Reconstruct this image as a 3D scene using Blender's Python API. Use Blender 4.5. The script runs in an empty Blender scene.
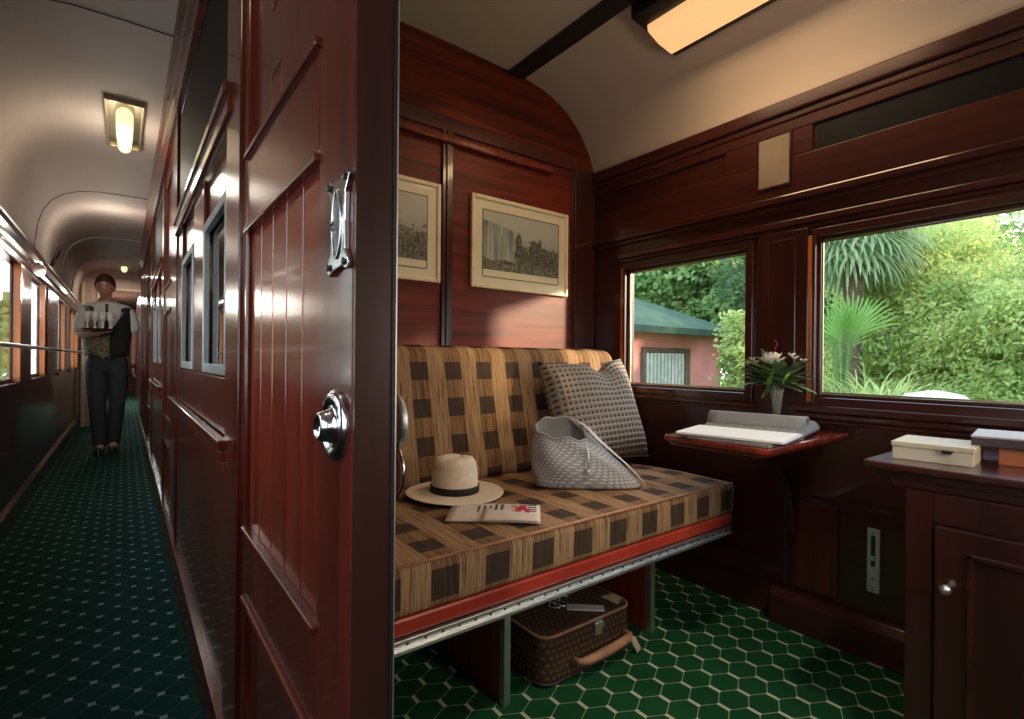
import bpy, bmesh, math, random
from mathutils import Vector, Matrix, Euler
PI = math.pi
S = bpy.context.scene
C = S.collection
random.seed(7)

# ------------------------------------------------------------------ camera
CY, CP, CR = math.radians(37.115), math.radians(.02), math.radians(.495)
cam_d = bpy.data.cameras.new('camera'); cam = bpy.data.objects.new('camera', cam_d); C.objects.link(cam)
cam_d.sensor_fit = 'HORIZONTAL'; cam_d.sensor_width = 36.0; cam_d.lens = 36.0 * 512.87 / 1024
cam_d.clip_start = .02; cam_d.clip_end = 300
fwd = Vector((math.sin(CY) * math.cos(CP), math.cos(CY) * math.cos(CP), math.sin(CP)))
rt = Vector((math.cos(CY), -math.sin(CY), 0)); up = rt.cross(fwd)
r2 = rt * math.cos(CR) + up * math.sin(CR); u2 = -rt * math.sin(CR) + up * math.cos(CR)
cam.matrix_world = Matrix(((r2.x, u2.x, -fwd.x, 0), (r2.y, u2.y, -fwd.y, 0), (r2.z, u2.z, -fwd.z, .95), (0, 0, 0, 1)))
S.camera = cam
# ------------------------------------------------------------------ colour management
S.view_settings.view_transform = 'Standard'; S.view_settings.look = 'None'
S.view_settings.gamma = 1; S.view_settings.exposure = 0.95
try: S.view_settings.use_curve_mapping = False
except Exception: pass
# ------------------------------------------------------------------ world
W = bpy.data.worlds.new('sky'); S.world = W; W.use_nodes = True
wn = W.node_tree.nodes; wl = W.node_tree.links
bg = wn['Background']; tc = wn.new('ShaderNodeTexCoord'); sp = wn.new('ShaderNodeSeparateXYZ'); cr = wn.new('ShaderNodeValToRGB')
wl.new(tc.outputs['Generated'], sp.inputs[0]); wl.new(sp.outputs['Z'], cr.inputs[0]); wl.new(cr.outputs[0], bg.inputs[0])
cr.color_ramp.elements[0].position = 0; cr.color_ramp.elements[0].color = (.95, .97, 1, 1)
cr.color_ramp.elements[1].position = .6; cr.color_ramp.elements[1].color = (.62, .78, 1, 1)
bg.inputs[1].default_value = 2.2
# ------------------------------------------------------------------ sun
sd = bpy.data.lights.new('sun', 'SUN'); sun = bpy.data.objects.new('sun', sd); C.objects.link(sun)
sd.energy = 4.2; sd.color = (1, .76, .50); sd.angle = math.radians(5)
sun.rotation_euler = Vector((-.62, .76, -.22)).to_track_quat('-Z', 'Y').to_euler()
# ------------------------------------------------------------------ room lamps and added fill lights
def area(name, loc, sx, sy, e, col, rot=(0, 0, 0)):
    d = bpy.data.lights.new(name, 'AREA'); d.shape = 'RECTANGLE'; d.size = sx; d.size_y = sy; d.energy = e; d.color = col
    o = bpy.data.objects.new(name, d); C.objects.link(o); o.location = loc; o.rotation_euler = rot; return o
def point(name, loc, r, e, col):
    d = bpy.data.lights.new(name, 'POINT'); d.shadow_soft_size = r; d.energy = e; d.color = col
    o = bpy.data.objects.new(name, d); C.objects.link(o); o.location = loc; return o
def spot(name, loc, to, ang, e, col, blend=.6, r=.04):
    d = bpy.data.lights.new(name, 'SPOT'); d.shadow_soft_size = r; d.energy = e; d.color = col; d.spot_size = math.radians(ang); d.spot_blend = blend
    o = bpy.data.objects.new(name, d); C.objects.link(o); o.location = loc
    o.rotation_euler = (Vector(to) - Vector(loc)).to_track_quat('-Z', 'Y').to_euler(); return o
area('compartment_lamp_light', (1.62, .88, 2.12), .12, .62, 2.2, (1, .70, .40))
spot('seat_fill_spot', (.75, .35, 2.1), (.80, 1.25, .5), 62, 4.5, (1, .76, .50))  # unseen spot added to brighten the bench seat
spot('picture_light', (1.05, 1.25, 2.2), (1.25, 1.88, 1.5), 70, 2.2, (1, .70, .42))
spot('floor_fill_spot', (1.05, .0, 2.0), (1.30, .95, 0), 40, 20, (1, .92, .76))  # unseen spot added for the bright pool on the carpet
area('near_fill_light', (1.15, -.54, 1.05), .25, .25, 3.6, (1, .86, .70), (math.radians(90), 0, 0))  # out-of-view fill added on the near side, no fixture behind it
point('aisle_lamp_light', (-.01, 3.33, 1.93), .06, 1.9, (1, .90, .74))
point('aisle_point_light_near', (-.05, .9, 1.90), .08, .8, (1, .86, .72))  # point light beside the near door, without a lamp body
point('aisle_fill_light_middle', (-.08, 5.3, 1.95), .12, 2.2, (1, .9, .78))  # fill added between the aisle lamps to brighten the waiter
point('aisle_sconce_light', (-.40, 4.45, 1.38), .10, 3.5, (1, .90, .78))
area('aisle_lamp_light_far', (-.02, 8.5, 2.03), .12, .12, 2.5, (1, .88, .7))
area('aisle_fill_light_rear', (-.15, -1.6, 1.75), .3, .4, 1.6, (1, .82, .66), (math.radians(80), 0, 0))  # unseen fill added behind the view for the door leaf and aisle floor
area('vestibule_light', (-.05, 12.5, 2.05), .3, 1.5, 26, (.9, 1, .92))

# ------------------------------------------------------------------ materials
MATS = {}
class NT:
    def __init__(s, name, rough=.5, metal=0, spec=.5, coat=0, coatr=.05):
        m = bpy.data.materials.new(name); m.use_nodes = True; s.m = m; s.n = m.node_tree.nodes; s.l = m.node_tree.links
        s.b = s.n['Principled BSDF']; s.b.inputs['Roughness'].default_value = rough; s.b.inputs['Metallic'].default_value = metal
        s.b.inputs['Specular IOR Level'].default_value = spec; s.b.inputs['Coat Weight'].default_value = coat; s.b.inputs['Coat Roughness'].default_value = coatr
        MATS[name] = m
    def put(s, sock, v):
        if isinstance(v, (int, float)): sock.default_value = v
        elif isinstance(v, tuple): sock.default_value = v if len(v) == len(sock.default_value) else (*v, 1)
        else: s.l.new(v, sock)
    def M(s, op, a, b=0.0, c=None):
        n = s.n.new('ShaderNodeMath'); n.operation = op; s.put(n.inputs[0], a); s.put(n.inputs[1], b)
        if c is not None: s.put(n.inputs[2], c)
        return n.outputs[0]
    def xyz(s, which='Object'):
        t = s.n.new('ShaderNodeTexCoord'); x = s.n.new('ShaderNodeSeparateXYZ'); s.l.new(t.outputs[which], x.inputs[0]); return x.outputs
    def noise(s, scale, detail=3, vec=(1, 1, 1), which='Object', dist=0, rough=.5):
        t = s.n.new('ShaderNodeTexCoord'); mp = s.n.new('ShaderNodeMapping'); mp.inputs['Scale'].default_value = vec
        n = s.n.new('ShaderNodeTexNoise'); s.l.new(t.outputs[which], mp.inputs[0]); s.l.new(mp.outputs[0], n.inputs['Vector'])
        n.inputs['Scale'].default_value = scale; n.inputs['Detail'].default_value = detail; n.inputs['Distortion'].default_value = dist
        n.inputs['Roughness'].default_value = rough
        return n.outputs['Fac']
    def ramp(s, f, stops):
        r = s.n.new('ShaderNodeValToRGB'); s.put(r.inputs[0], f); e = r.color_ramp.elements
        while len(e) < len(stops): e.new(.5)
        for q, (p, c) in zip(e, stops): q.position = p; q.color = (*c, 1)
        return r.outputs[0]
    def mix(s, f, a, b):
        n = s.n.new('ShaderNodeMix'); n.data_type = 'RGBA'; s.put(n.inputs[0], f); s.put(n.inputs[6], a); s.put(n.inputs[7], b); return n.outputs[2]
    def col(s, v): s.put(s.b.inputs['Base Color'], v); return s
    def bump(s, h, strength=.3, dist=.002):
        n = s.n.new('ShaderNodeBump'); n.inputs['Strength'].default_value = strength; n.inputs['Distance'].default_value = dist
        s.put(n.inputs['Height'], h); s.l.new(n.outputs[0], s.b.inputs['Normal'])
        return s
def wood(name, c1, c2, axis, rough=.3, coat=.5, sc=28):
    t = NT(name, rough, coat=coat, coatr=.07, spec=.5)
    v = [1, 1, 1]; v['xyz'.index(axis)] = .06
    f = t.noise(sc, 4, tuple(v), dist=.6); f2 = t.noise(2.2, 2)
    k = t.M('ADD', t.M('MULTIPLY', f, .75), t.M('MULTIPLY', f2, .3))
    t.col(t.ramp(k, [(.34, c2), (.62, c1)])); t.bump(f, .04, .001)
    return t.m
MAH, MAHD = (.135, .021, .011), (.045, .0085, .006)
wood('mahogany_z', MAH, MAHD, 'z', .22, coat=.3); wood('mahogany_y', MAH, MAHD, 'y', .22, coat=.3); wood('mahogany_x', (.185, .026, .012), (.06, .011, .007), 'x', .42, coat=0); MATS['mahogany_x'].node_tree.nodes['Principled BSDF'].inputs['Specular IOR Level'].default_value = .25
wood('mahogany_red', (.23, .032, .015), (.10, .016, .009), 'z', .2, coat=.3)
wood('mahogany_dark_shade_y', (.066, .015, .010), (.028, .009, .007), 'y', .28)  # darker copy; shade of the backlit window wall and cabinet put into its colour
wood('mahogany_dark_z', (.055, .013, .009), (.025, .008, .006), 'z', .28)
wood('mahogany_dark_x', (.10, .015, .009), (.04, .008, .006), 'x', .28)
wood('teak_lit_jamb', (.58, .17, .035), (.34, .08, .018), 'z', .3)  # light teak with the orange light on the jambs put into its colour
wood('edge_brown', (.045, .014, .010), (.022, .009, .008), 'z', .35, coat=.2)
t = NT('red_rail', .35, coat=.3); t.col(t.ramp(t.noise(6), [(.3, (.34, .03, .018)), (.7, (.50, .06, .03))]))
def plain(name, c, rough=.5, metal=0, var=.15, sc=8, coat=0, spec=.5):
    t = NT(name, rough, metal, spec, coat); f = t.noise(sc, 3)
    t.col(t.ramp(f, [(.3, tuple(q * (1 - var) for q in c)), (.7, tuple(min(1, q * (1 + var)) for q in c))])); return t
plain('ceiling_cream', (.60, .49, .40), .55, var=.05, sc=2)
plain('ceiling_aisle', (.54, .45, .385), .7, var=.05, sc=2, spec=.2)
plain('chrome', (.75, .77, .78), .16, 1, .04)
plain('steel', (.80, .81, .80), .42, 1, .1)
plain('grip_dark', (.22, .24, .24), .3, 1, .3, 40)
plain('dull_silver', (.36, .38, .39), .5, 1, .1)
plain('brass', (.45, .36, .22), .35, 1, .15)
plain('black_rubber', (.012, .013, .013), .5)
plain('black_paint', (.02, .018, .018), .4)
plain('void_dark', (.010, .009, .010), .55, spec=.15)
plain('pale_plate', (.30, .23, .17), .4)
plain('straw', (.86, .73, .55), .75, var=.08, sc=60).bump(NT('x_unused').noise(5) if False else .5)
plain('hat_band', (.015, .012, .010), .7)
plain('paper', (.80, .80, .78), .7, var=.03)
plain('paper_edge_shaded', (.28, .29, .28), .8, var=.2, sc=90)  # page edges, with the shade on the right page block put into the grey
plain('page_shaded', (.27, .28, .28), .75, var=.05)  # white pages with the shade of the lifted leaves put into the colour
plain('news_paper', (.74, .64, .54), .8, var=.06, sc=30)
plain('red_ink', (.55, .03, .05), .7)
plain('dark_ink', (.06, .05, .05), .7)
plain('magazine_cover', (.30, .26, .26), .35, var=.3, sc=12)
plain('cream_box', (.56, .50, .38), .6, var=.1)
plain('orange_box', (.34, .09, .03), .5, var=.2)
plain('dark_cover', (.05, .035, .035), .45)
plain('pale_cover', (.45, .38, .38), .4)
plain('tan_leather', (.50, .24, .13), .5, var=.2, sc=20)
plain('pale_leather', (.66, .48, .34), .5, var=.1)
plain('white_strap', (.66, .62, .60), .5)
plain('skin', (.58, .30, .21), .5, var=.06)
plain('hair', (.05, .022, .012), .7, var=.3, sc=60)
plain('shirt_white', (.78, .80, .76), .8, var=.06)
plain('trousers', (.045, .055, .062), .85, var=.2, sc=10)
plain('vest_dark', (.022, .024, .024), .8)
plain('shoe_black', (.012, .012, .012), .3)
t = NT('vest_pattern', .7); t.col(t.ramp(t.noise(55, 2), [(.42, (.15, .12, .06)), (.6, (.42, .38, .25))]))
plain('porcelain', (.75, .75, .72), .2)
plain('leaf_dark', (.16, .27, .11), .5, var=.4, sc=10)
plain('leaf_lime', (.38, .60, .10), .45, var=.1)
plain('petal_white', (.92, .88, .80), .5, var=.08)
plain('petal_red', (.42, .04, .03), .5)
plain('stem_green', (.10, .20, .05), .5)
plain('wall_pink', (.78, .30, .26), .8, var=.12, sc=2)
plain('roof_green', (.055, .095, .065), .7, var=.2, sc=3, spec=.15)
plain('trim_white', (.6, .64, .6), .6)
plain('end_wall_paint', (.50, .34, .30), .5, var=.05)
plain('cream_frame', (.62, .55, .36), .5)
plain('bark', (.14, .10, .07), .9, var=.3)
plain('grass', (.16, .28, .07), .9, var=.4, sc=3)
plain('path', (.55, .50, .44), .9, var=.1)
plain('white_stone', (.62, .66, .60), .7)
def leafmat(name, c1, c2):
    t = NT(name, .5, spec=.3); t.col(t.ramp(t.noise(1.4, 4, which='Object'), [(.35, c2), (.65, c1)]))
    tr = t.n.new('ShaderNodeBsdfTranslucent'); tr.inputs[0].default_value = (*[min(1, q * 1.2) for q in c1], 1)
    mx = t.n.new('ShaderNodeMixShader'); mx.inputs[0].default_value = .4
    t.l.new(t.b.outputs[0], mx.inputs[1]); t.l.new(tr.outputs[0], mx.inputs[2]); t.l.new(mx.outputs[0], t.n['Material Output'].inputs[0])
leafmat('foliage_mid', (.25, .40, .15), (.10, .20, .07)); leafmat('foliage_light', (.56, .63, .25), (.20, .33, .09))
leafmat('foliage_palm', (.34, .44, .26), (.12, .20, .10)); leafmat('foliage_deep', (.10, .18, .08), (.035, .08, .035))
leafmat('foliage_fan', (.22, .40, .10), (.12, .26, .06)); leafmat('foliage_straw', (.40, .40, .22), (.24, .28, .12))
def glassmat(name, tint, refl, rough=.0):
    t = NT(name); g = t.n.new('ShaderNodeBsdfGlossy'); g.inputs['Roughness'].default_value = rough; tr = t.n.new('ShaderNodeBsdfTransparent'); tr.inputs[0].default_value = (*tint, 1)
    fr = t.n.new('ShaderNodeLayerWeight'); fr.inputs[0].default_value = .5; mx = t.n.new('ShaderNodeMixShader')
    t.l.new(t.M('ADD', t.M('MULTIPLY', t.M('POWER', fr.outputs['Facing'], 5.0), .8), refl), mx.inputs[0]); t.l.new(tr.outputs[0], mx.inputs[1]); t.l.new(g.outputs[0], mx.inputs[2]); t.l.new(mx.outputs[0], t.n['Material Output'].inputs[0])
glassmat('window_glass', (.97, .99, .98), .02); glassmat('door_glass', (.45, .50, .48), .22); 
t = NT('vase_glass', .03, spec=.6); t.b.inputs['Transmission Weight'].default_value = .85; t.col((.9, .95, .95)); t.b.inputs['IOR'].default_value = 1.3
def lampmat(name, c, e):
    t = NT(name, .4); t.col(c); t.b.inputs['Emission Color'].default_value = (*c, 1); t.b.inputs['Emission Strength'].default_value = e
lampmat('lamp_warm', (1, .56, .24), .46); lampmat('lamp_pale', (1, .93, .58), .5)
# carpet: honeycomb net of pale yarn with thick knots on green pile
def carpet(name, ox, oy, g1, g2, line, knot, lw, kw, ks):
    t = NT(name, .95, spec=.1); x = t.xyz('Object'); A, B = .1026, .118
    def fold(v, P, o):
        f = t.M('FRACT', t.M('ADD', t.M('DIVIDE', t.M('SUBTRACT', v, o), P), .5)); return t.M('MULTIPLY', t.M('ABSOLUTE', t.M('SUBTRACT', f, .5)), P)
    u = fold(x[0], A, ox); v = fold(x[1], B, oy)
    s = ks
    # thin line from (0,s) to (A/2,B/2-s)
    dx, dy = A / 2, B / 2 - 2 * s; L = math.hypot(dx, dy)
    d = t.M('ABSOLUTE', t.M('DIVIDE', t.M('SUBTRACT', t.M('MULTIPLY', u, dy), t.M('MULTIPLY', t.M('SUBTRACT', v, s), dx)), L))
    thin = t.M('LESS_THAN', d, lw)
    thin = t.M('MULTIPLY', thin, t.M('LESS_THAN', t.M('ABSOLUTE', t.M('SUBTRACT', v, B / 4)), B / 4 - s + .001))
    k1 = t.M('MULTIPLY', t.M('LESS_THAN', u, kw), t.M('LESS_THAN', v, s + kw * .5))
    k2 = t.M('MULTIPLY', t.M('LESS_THAN', t.M('SUBTRACT', A / 2, u), kw), t.M('LESS_THAN', t.M('SUBTRACT', B / 2, v), s + kw * .5))
    kn = t.M('MAXIMUM', k1, k2)
    pile = t.noise(700, 2); big = t.noise(5, 3)
    green = t.ramp(t.M('ADD', t.M('MULTIPLY', pile, .6), t.M('MULTIPLY', big, .4)), [(.35, g2), (.65, g1)])
    c = t.mix(thin, green, line); c = t.mix(kn, c, knot); t.col(c)
    t.bump(t.M('ADD', pile, t.M('MULTIPLY', t.M('MAXIMUM', thin, kn), .7)), .5, .003)
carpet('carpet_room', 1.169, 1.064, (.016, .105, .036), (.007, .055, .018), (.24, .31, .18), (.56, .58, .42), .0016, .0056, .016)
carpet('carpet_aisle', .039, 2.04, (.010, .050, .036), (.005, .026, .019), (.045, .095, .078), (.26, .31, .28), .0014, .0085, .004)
# plaid upholstery with ribbed yarns; uses the UV map laid out in metres
t = NT('plaid_weave', .85, spec=.2); tcn = t.n.new('ShaderNodeTexCoord'); x = t.n.new('ShaderNodeSeparateXYZ'); t.l.new(tcn.outputs['UV'], x.inputs[0])
PU, PV = .1365, .132
fu = t.M('FRACT', t.M('DIVIDE', x.outputs[0], PU)); fv = t.M('FRACT', t.M('DIVIDE', x.outputs[1], PV))
inu = t.M('LESS_THAN', fu, .5); inv_ = t.M('LESS_THAN', fv, .5)
mp = t.n.new('ShaderNodeMapping'); t.l.new(tcn.outputs['UV'], mp.inputs[0]); mp.inputs['Scale'].default_value = (260, 7, 1)
nn = t.n.new('ShaderNodeTexNoise'); t.l.new(mp.outputs[0], nn.inputs['Vector']); nn.inputs['Scale'].default_value = 1; nn.inputs['Detail'].default_value = 2
rib = nn.outputs['Fac']
light = t.ramp(rib, [(.34, (.13, .065, .032)), (.48, (.34, .20, .10)), (.7, (.46, .30, .155))])
mid = t.ramp(rib, [(.36, (.11, .055, .026)), (.50, (.23, .125, .058)), (.7, (.32, .185, .088))])
dark = t.ramp(rib, [(.35, (.035, .022, .016)), (.75, (.105, .065, .042))])
t.col(t.mix(inu, light, t.mix(inv_, mid, dark))); t.bump(rib, .4, .002)
# knitted cushion, tote weave, monogram canvas
def gridmat(name, sx, sy, c1, c2, c3, rough=.85, st=.5, ey=1.0):
    t = NT(name, rough, spec=.2); tcn = t.n.new('ShaderNodeTexCoord'); x = t.n.new('ShaderNodeSeparateXYZ'); t.l.new(tcn.outputs['UV'], x.inputs[0])
    row = t.M('FLOOR', t.M('MULTIPLY', x.outputs[1], sy))
    fx = t.M('FRACT', t.M('ADD', t.M('MULTIPLY', x.outputs[0], sx), t.M('MULTIPLY', t.M('MODULO', row, 2), st))); fy = t.M('FRACT', t.M('MULTIPLY', x.outputs[1], sy))
    dx = t.M('ABSOLUTE', t.M('SUBTRACT', fx, .5)); dy = t.M('ABSOLUTE', t.M('SUBTRACT', fy, .5))
    r = t.M('SQRT', t.M('ADD', t.M('MULTIPLY', dx, dx), t.M('MULTIPLY', t.M('MULTIPLY', dy, dy), ey)))
    c = t.ramp(r, [(.16, c1), (.30, c2), (.48, c3)]); t.col(c); return t, r
t, r = gridmat('knit', 21, 19, (.07, .045, .038), (.22, .185, .16), (.36, .32, .275), .9, 0, 2.4); t.bump(r, .9, .01)
t, r = gridmat('tote_weave', 44, 16, (.58, .58, .58), (.42, .42, .43), (.27, .275, .29), .6); t.bump(r, .2, .002)
t, r = gridmat('monogram', 17, 17, (.17, .11, .055), (.075, .040, .024), (.060, .032, .020), .5)
plain('tote_rim', (.36, .35, .34), .6)
plain('tote_lining', (.40, .39, .37), .8)
# old engravings
def engraving(name, seed, trees):
    t = NT(name, .35, coat=.4); x = t.xyz('UV'); n1 = t.noise(9 + seed, 5, (1, 1, 1), 'UV'); n2 = t.noise(34, 3, (1, .5, 1), 'UV')
    sky = t.ramp(t.M('ADD', x[1], t.M('MULTIPLY', n1, .5)), [(.5, (.22, .23, .22)), (.75, (.40, .40, .36)), (1.0, (.50, .48, .42))])
    land = t.ramp(n2, [(.35, (.06, .055, .045)), (.6, (.26, .24, .19)), (.8, (.42, .39, .31))])
    edge = t.M('ADD', t.M('MULTIPLY', n1, .7), t.M('MULTIPLY', x[0], .25 * trees))
    m = t.M('GREATER_THAN', t.M('ADD', edge, .12), x[1])
    t.col(t.mix(m, sky, land))
engraving('print_falls', 0, .2); engraving('print_valley', 3, -.1)
t = NT('engraved_water', .35, coat=.3); t.col(t.ramp(t.noise(60, 4, (1, 1, .08)), [(.35, (.15, .17, .17)), (.65, (.50, .50, .45))]))
t = NT('engraved_grey', .35, coat=.3); t.col(t.ramp(t.noise(90, 4), [(.35, (.045, .04, .035)), (.7, (.26, .24, .19))]))
plain('mat_cream', (.80, .69, .50), .5, var=.04, coat=.3)
plain('frame_cream', (.84, .70, .48), .4, var=.1)
plain('frame_line', (.12, .08, .04), .5)

# ------------------------------------------------------------------ object helpers
def root_loc(p):
    v = Vector((0, 0, 0))
    while p is not None: v += Vector(p.location); p = p.parent
    return v
def thing(name, label, cat, loc=(0, 0, 0), group=None):
    o = bpy.data.objects.new(name, None); C.objects.link(o); o.location = loc; o.empty_display_size = .1
    o['label'] = label; o['category'] = cat
    if group: o['group'] = group
    return o
def tag(o, label, cat, group=None):
    o['label'] = label; o['category'] = cat
    if group: o['group'] = group
    return o
def struct(o): o['kind'] = 'structure'; return o
def ob(name, bm, mat, parent=None, smooth=False, bevel=0, local=False, sub=0, solid=0):
    """mesh coordinates are world coordinates unless local=True"""
    me = bpy.data.meshes.new(name); bmesh.ops.recalc_face_normals(bm, faces=bm.faces[:])
    if not local:
        if parent is None:
            lo = [min(v.co[i] for v in bm.verts) for i in range(3)]; hi = [max(v.co[i] for v in bm.verts) for i in range(3)]
            org = Vector(((lo[0] + hi[0]) / 2, (lo[1] + hi[1]) / 2, lo[2]))
        else: org = root_loc(parent)
        bmesh.ops.translate(bm, verts=bm.verts[:], vec=-org)
    else: org = Vector((0, 0, 0))
    bm.to_mesh(me); bm.free()
    if smooth:
        for p in me.polygons: p.use_smooth = True
    mats = mat if isinstance(mat, (list, tuple)) else [mat]
    for q in mats: me.materials.append(MATS[q])
    o = bpy.data.objects.new(name, me); C.objects.link(o)
    if parent is not None: o.parent = parent
    elif not local: o.location = org
    if solid: m = o.modifiers.new('s', 'SOLIDIFY'); m.thickness = solid; m.offset = 0
    if sub: m = o.modifiers.new('u', 'SUBSURF'); m.levels = sub; m.render_levels = sub
    if bevel: m = o.modifiers.new('b', 'BEVEL'); m.width = bevel; m.segments = 2; m.limit_method = 'ANGLE'; m.angle_limit = math.radians(40)
    return o
def islands(o):
    """one object per connected piece"""
    b = bmesh.new(); b.from_mesh(o.data); b.verts.index_update(); seen = set(); comps = []
    for v in b.verts:
        if v.index in seen: continue
        st, comp = [v], set()
        while st:
            q = st.pop()
            if q.index in seen: continue
            seen.add(q.index); comp.add(q.index); st += [e.other_vert(q) for e in q.link_edges]
        comps.append(comp)
    for k, comp in enumerate(comps):
        c = b.copy(); c.verts.ensure_lookup_table(); bmesh.ops.delete(c, geom=[v for v in c.verts if v.index not in comp], context='VERTS')
        if k == 0: me = o.data; 
        else: me = o.data.copy(); n_ = o.copy(); n_.data = me; C.objects.link(n_)
        c.to_mesh(me); c.free()
    b.free(); return o
def BM(): return bmesh.new()
def box(bm, x0, x1, y0, y1, z0, z1, mat=0):
    x0, x1 = sorted((x0, x1)); y0, y1 = sorted((y0, y1)); z0, z1 = sorted((z0, z1))
    v = [bm.verts.new((x, y, z)) for x in (x0, x1) for y in (y0, y1) for z in (z0, z1)]
    for f in ((0, 1, 3, 2), (4, 6, 7, 5), (0, 4, 5, 1), (2, 3, 7, 6), (0, 2, 6, 4), (1, 5, 7, 3)):
        q = bm.faces.new([v[i] for i in f]); q.material_index = mat
    return v
def B(*a):
    bm = BM(); box(bm, *a); return bm
def obox(bm, c, X, Y, Z, mat=0):
    """box from centre and three half-axis vectors"""
    c, X, Y, Z = map(Vector, (c, X, Y, Z))
    v = [bm.verts.new(c + X * a + Y * b + Z * d) for a in (-1, 1) for b in (-1, 1) for d in (-1, 1)]
    for f in ((0, 1, 3, 2), (4, 6, 7, 5), (0, 4, 5, 1), (2, 3, 7, 6), (0, 2, 6, 4), (1, 5, 7, 3)):
        q = bm.faces.new([v[i] for i in f]); q.material_index = mat
def tube(bm, pts, r, n=8, cap=True, mat=0):
    pts = [Vector(p) for p in pts]; rr = r if isinstance(r, (list, tuple)) else [r] * len(pts); rings = []
    prev = None
    for i, p in enumerate(pts):
        d = (pts[min(i + 1, len(pts) - 1)] - pts[max(i - 1, 0)]).normalized()
        if prev is None: a = d.orthogonal().normalized()
        else: a = (prev - d * prev.dot(d)).normalized()
        prev = a; b = d.cross(a)
        rings.append([bm.verts.new(p + (a * math.cos(2 * PI * k / n) + b * math.sin(2 * PI * k / n)) * rr[i]) for k in range(n)])
    for i in range(len(rings) - 1):
        for k in range(n): bm.faces.new((rings[i][k], rings[i][(k + 1) % n], rings[i + 1][(k + 1) % n], rings[i + 1][k])).material_index = mat
    if cap: bm.faces.new(rings[0][::-1]).material_index = mat; bm.faces.new(rings[-1]).material_index = mat
def lathe(bm, prof, c=(0, 0, 0), axis='z', n=24, sy=1.0):
    c = Vector(c); rings = []
    for r, h in prof:
        ring = []
        for k in range(n):
            a = 2 * PI * k / n; p = (r * math.cos(a), r * math.sin(a) * sy, h)
            if axis == 'x': p = (h, p[0], p[1])
            if axis == 'y': p = (p[0], h, p[1])
            ring.append(bm.verts.new(c + Vector(p)))
        rings.append(ring)
    for i in range(len(rings) - 1):
        for k in range(n): bm.faces.new((rings[i][k], rings[i][(k + 1) % n], rings[i + 1][(k + 1) % n], rings[i + 1][k]))
    bm.faces.new(rings[0][::-1]); bm.faces.new(rings[-1])
def prism(bm, poly, axis, a, b, mat=0):
    """poly of 2D points extruded along axis from a to b (the other two coordinates in xyz order)"""
    def mk(p, t):
        if axis == 'x': return (t, p[0], p[1])
        if axis == 'y': return (p[0], t, p[1])
        return (p[0], p[1], t)
    A_ = [bm.verts.new(mk(p, a)) for p in poly]; B_ = [bm.verts.new(mk(p, b)) for p in poly]; n = len(poly)
    bm.faces.new(A_).material_index = mat; bm.faces.new(B_[::-1]).material_index = mat
    for i in range(n): bm.faces.new((A_[i], B_[i], B_[(i + 1) % n], A_[(i + 1) % n])).material_index = mat
def grid(bm, fn, nu, nv, uv=None, close_u=False, mat=0):
    V = [[bm.verts.new(fn(i / nu, j / nv)) for j in range(nv + 1)] for i in range(nu + (0 if close_u else 1))]
    lay = bm.loops.layers.uv.verify()
    for i in range(nu):
        for j in range(nv):
            ii = (i + 1) % len(V) if close_u else i + 1
            f = bm.faces.new((V[i][j], V[ii][j], V[ii][j + 1], V[i][j + 1])); f.material_index = mat
            if uv:
                for lp, (a, b) in zip(f.loops, ((i, j), (i + 1, j), (i + 1, j + 1), (i, j + 1))): lp[lay].uv = uv(a / nu, b / nv)
    return V
def skinned(name, chains, mat, parent, sub=2, join=None):
    """chains: list of [(x,y,z,rx[,ry]),...]; points that coincide are merged, the first point is the root"""
    me = bpy.data.meshes.new(name); vs, es, rs, idx = [], [], [], {}
    for ch in chains:
        last = None
        for p in ch:
            k = tuple(round(q, 4) for q in p[:3])
            if k not in idx: idx[k] = len(vs); vs.append(Vector(p[:3])); rs.append((p[3], p[4] if len(p) > 4 else p[3]))
            if last is not None and last != idx[k]: es.append((last, idx[k]))
            last = idx[k]
    org = root_loc(parent) if parent else Vector((0, 0, 0))
    me.from_pydata([v - org for v in vs], es, []); me.materials.append(MATS[mat])
    o = bpy.data.objects.new(name, me); C.objects.link(o)
    if parent: o.parent = parent
    m = o.modifiers.new('skin', 'SKIN'); m.use_smooth_shade = True
    for i, sv in enumerate(me.skin_vertices[0].data): sv.radius = rs[i]; sv.use_root = (i == 0)
    if not me.skin_vertices: pass
    u = o.modifiers.new('u', 'SUBSURF'); u.levels = sub; u.render_levels = sub
    return o
def copy_tree(o, loc=None, label=None):
    c = o.copy(); C.objects.link(c)
    if loc is not None: c.location = loc
    if label: c['label'] = label
    for ch in [q for q in bpy.data.objects if q.parent == o]:
        d = ch.copy(); C.objects.link(d); d.parent = c
        for g in [q for q in bpy.data.objects if q.parent == ch]:
            e = g.copy(); C.objects.link(e); e.parent = d
    return c

# ================================================================== THE ROOM SHELL
XW, XC, XL, YP = 1.95, .195, -.50, 1.88   # window wall, aisle wall face, aisle window wall, seat partition
FAR = 9.0
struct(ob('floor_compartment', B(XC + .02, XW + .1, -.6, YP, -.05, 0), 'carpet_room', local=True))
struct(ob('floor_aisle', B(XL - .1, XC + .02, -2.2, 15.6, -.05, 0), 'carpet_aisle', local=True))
struct(ob('floor_next_compartments', B(XC + .02, XW + .1, YP, FAR, -.05, 0), 'carpet_room', local=True))
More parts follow.
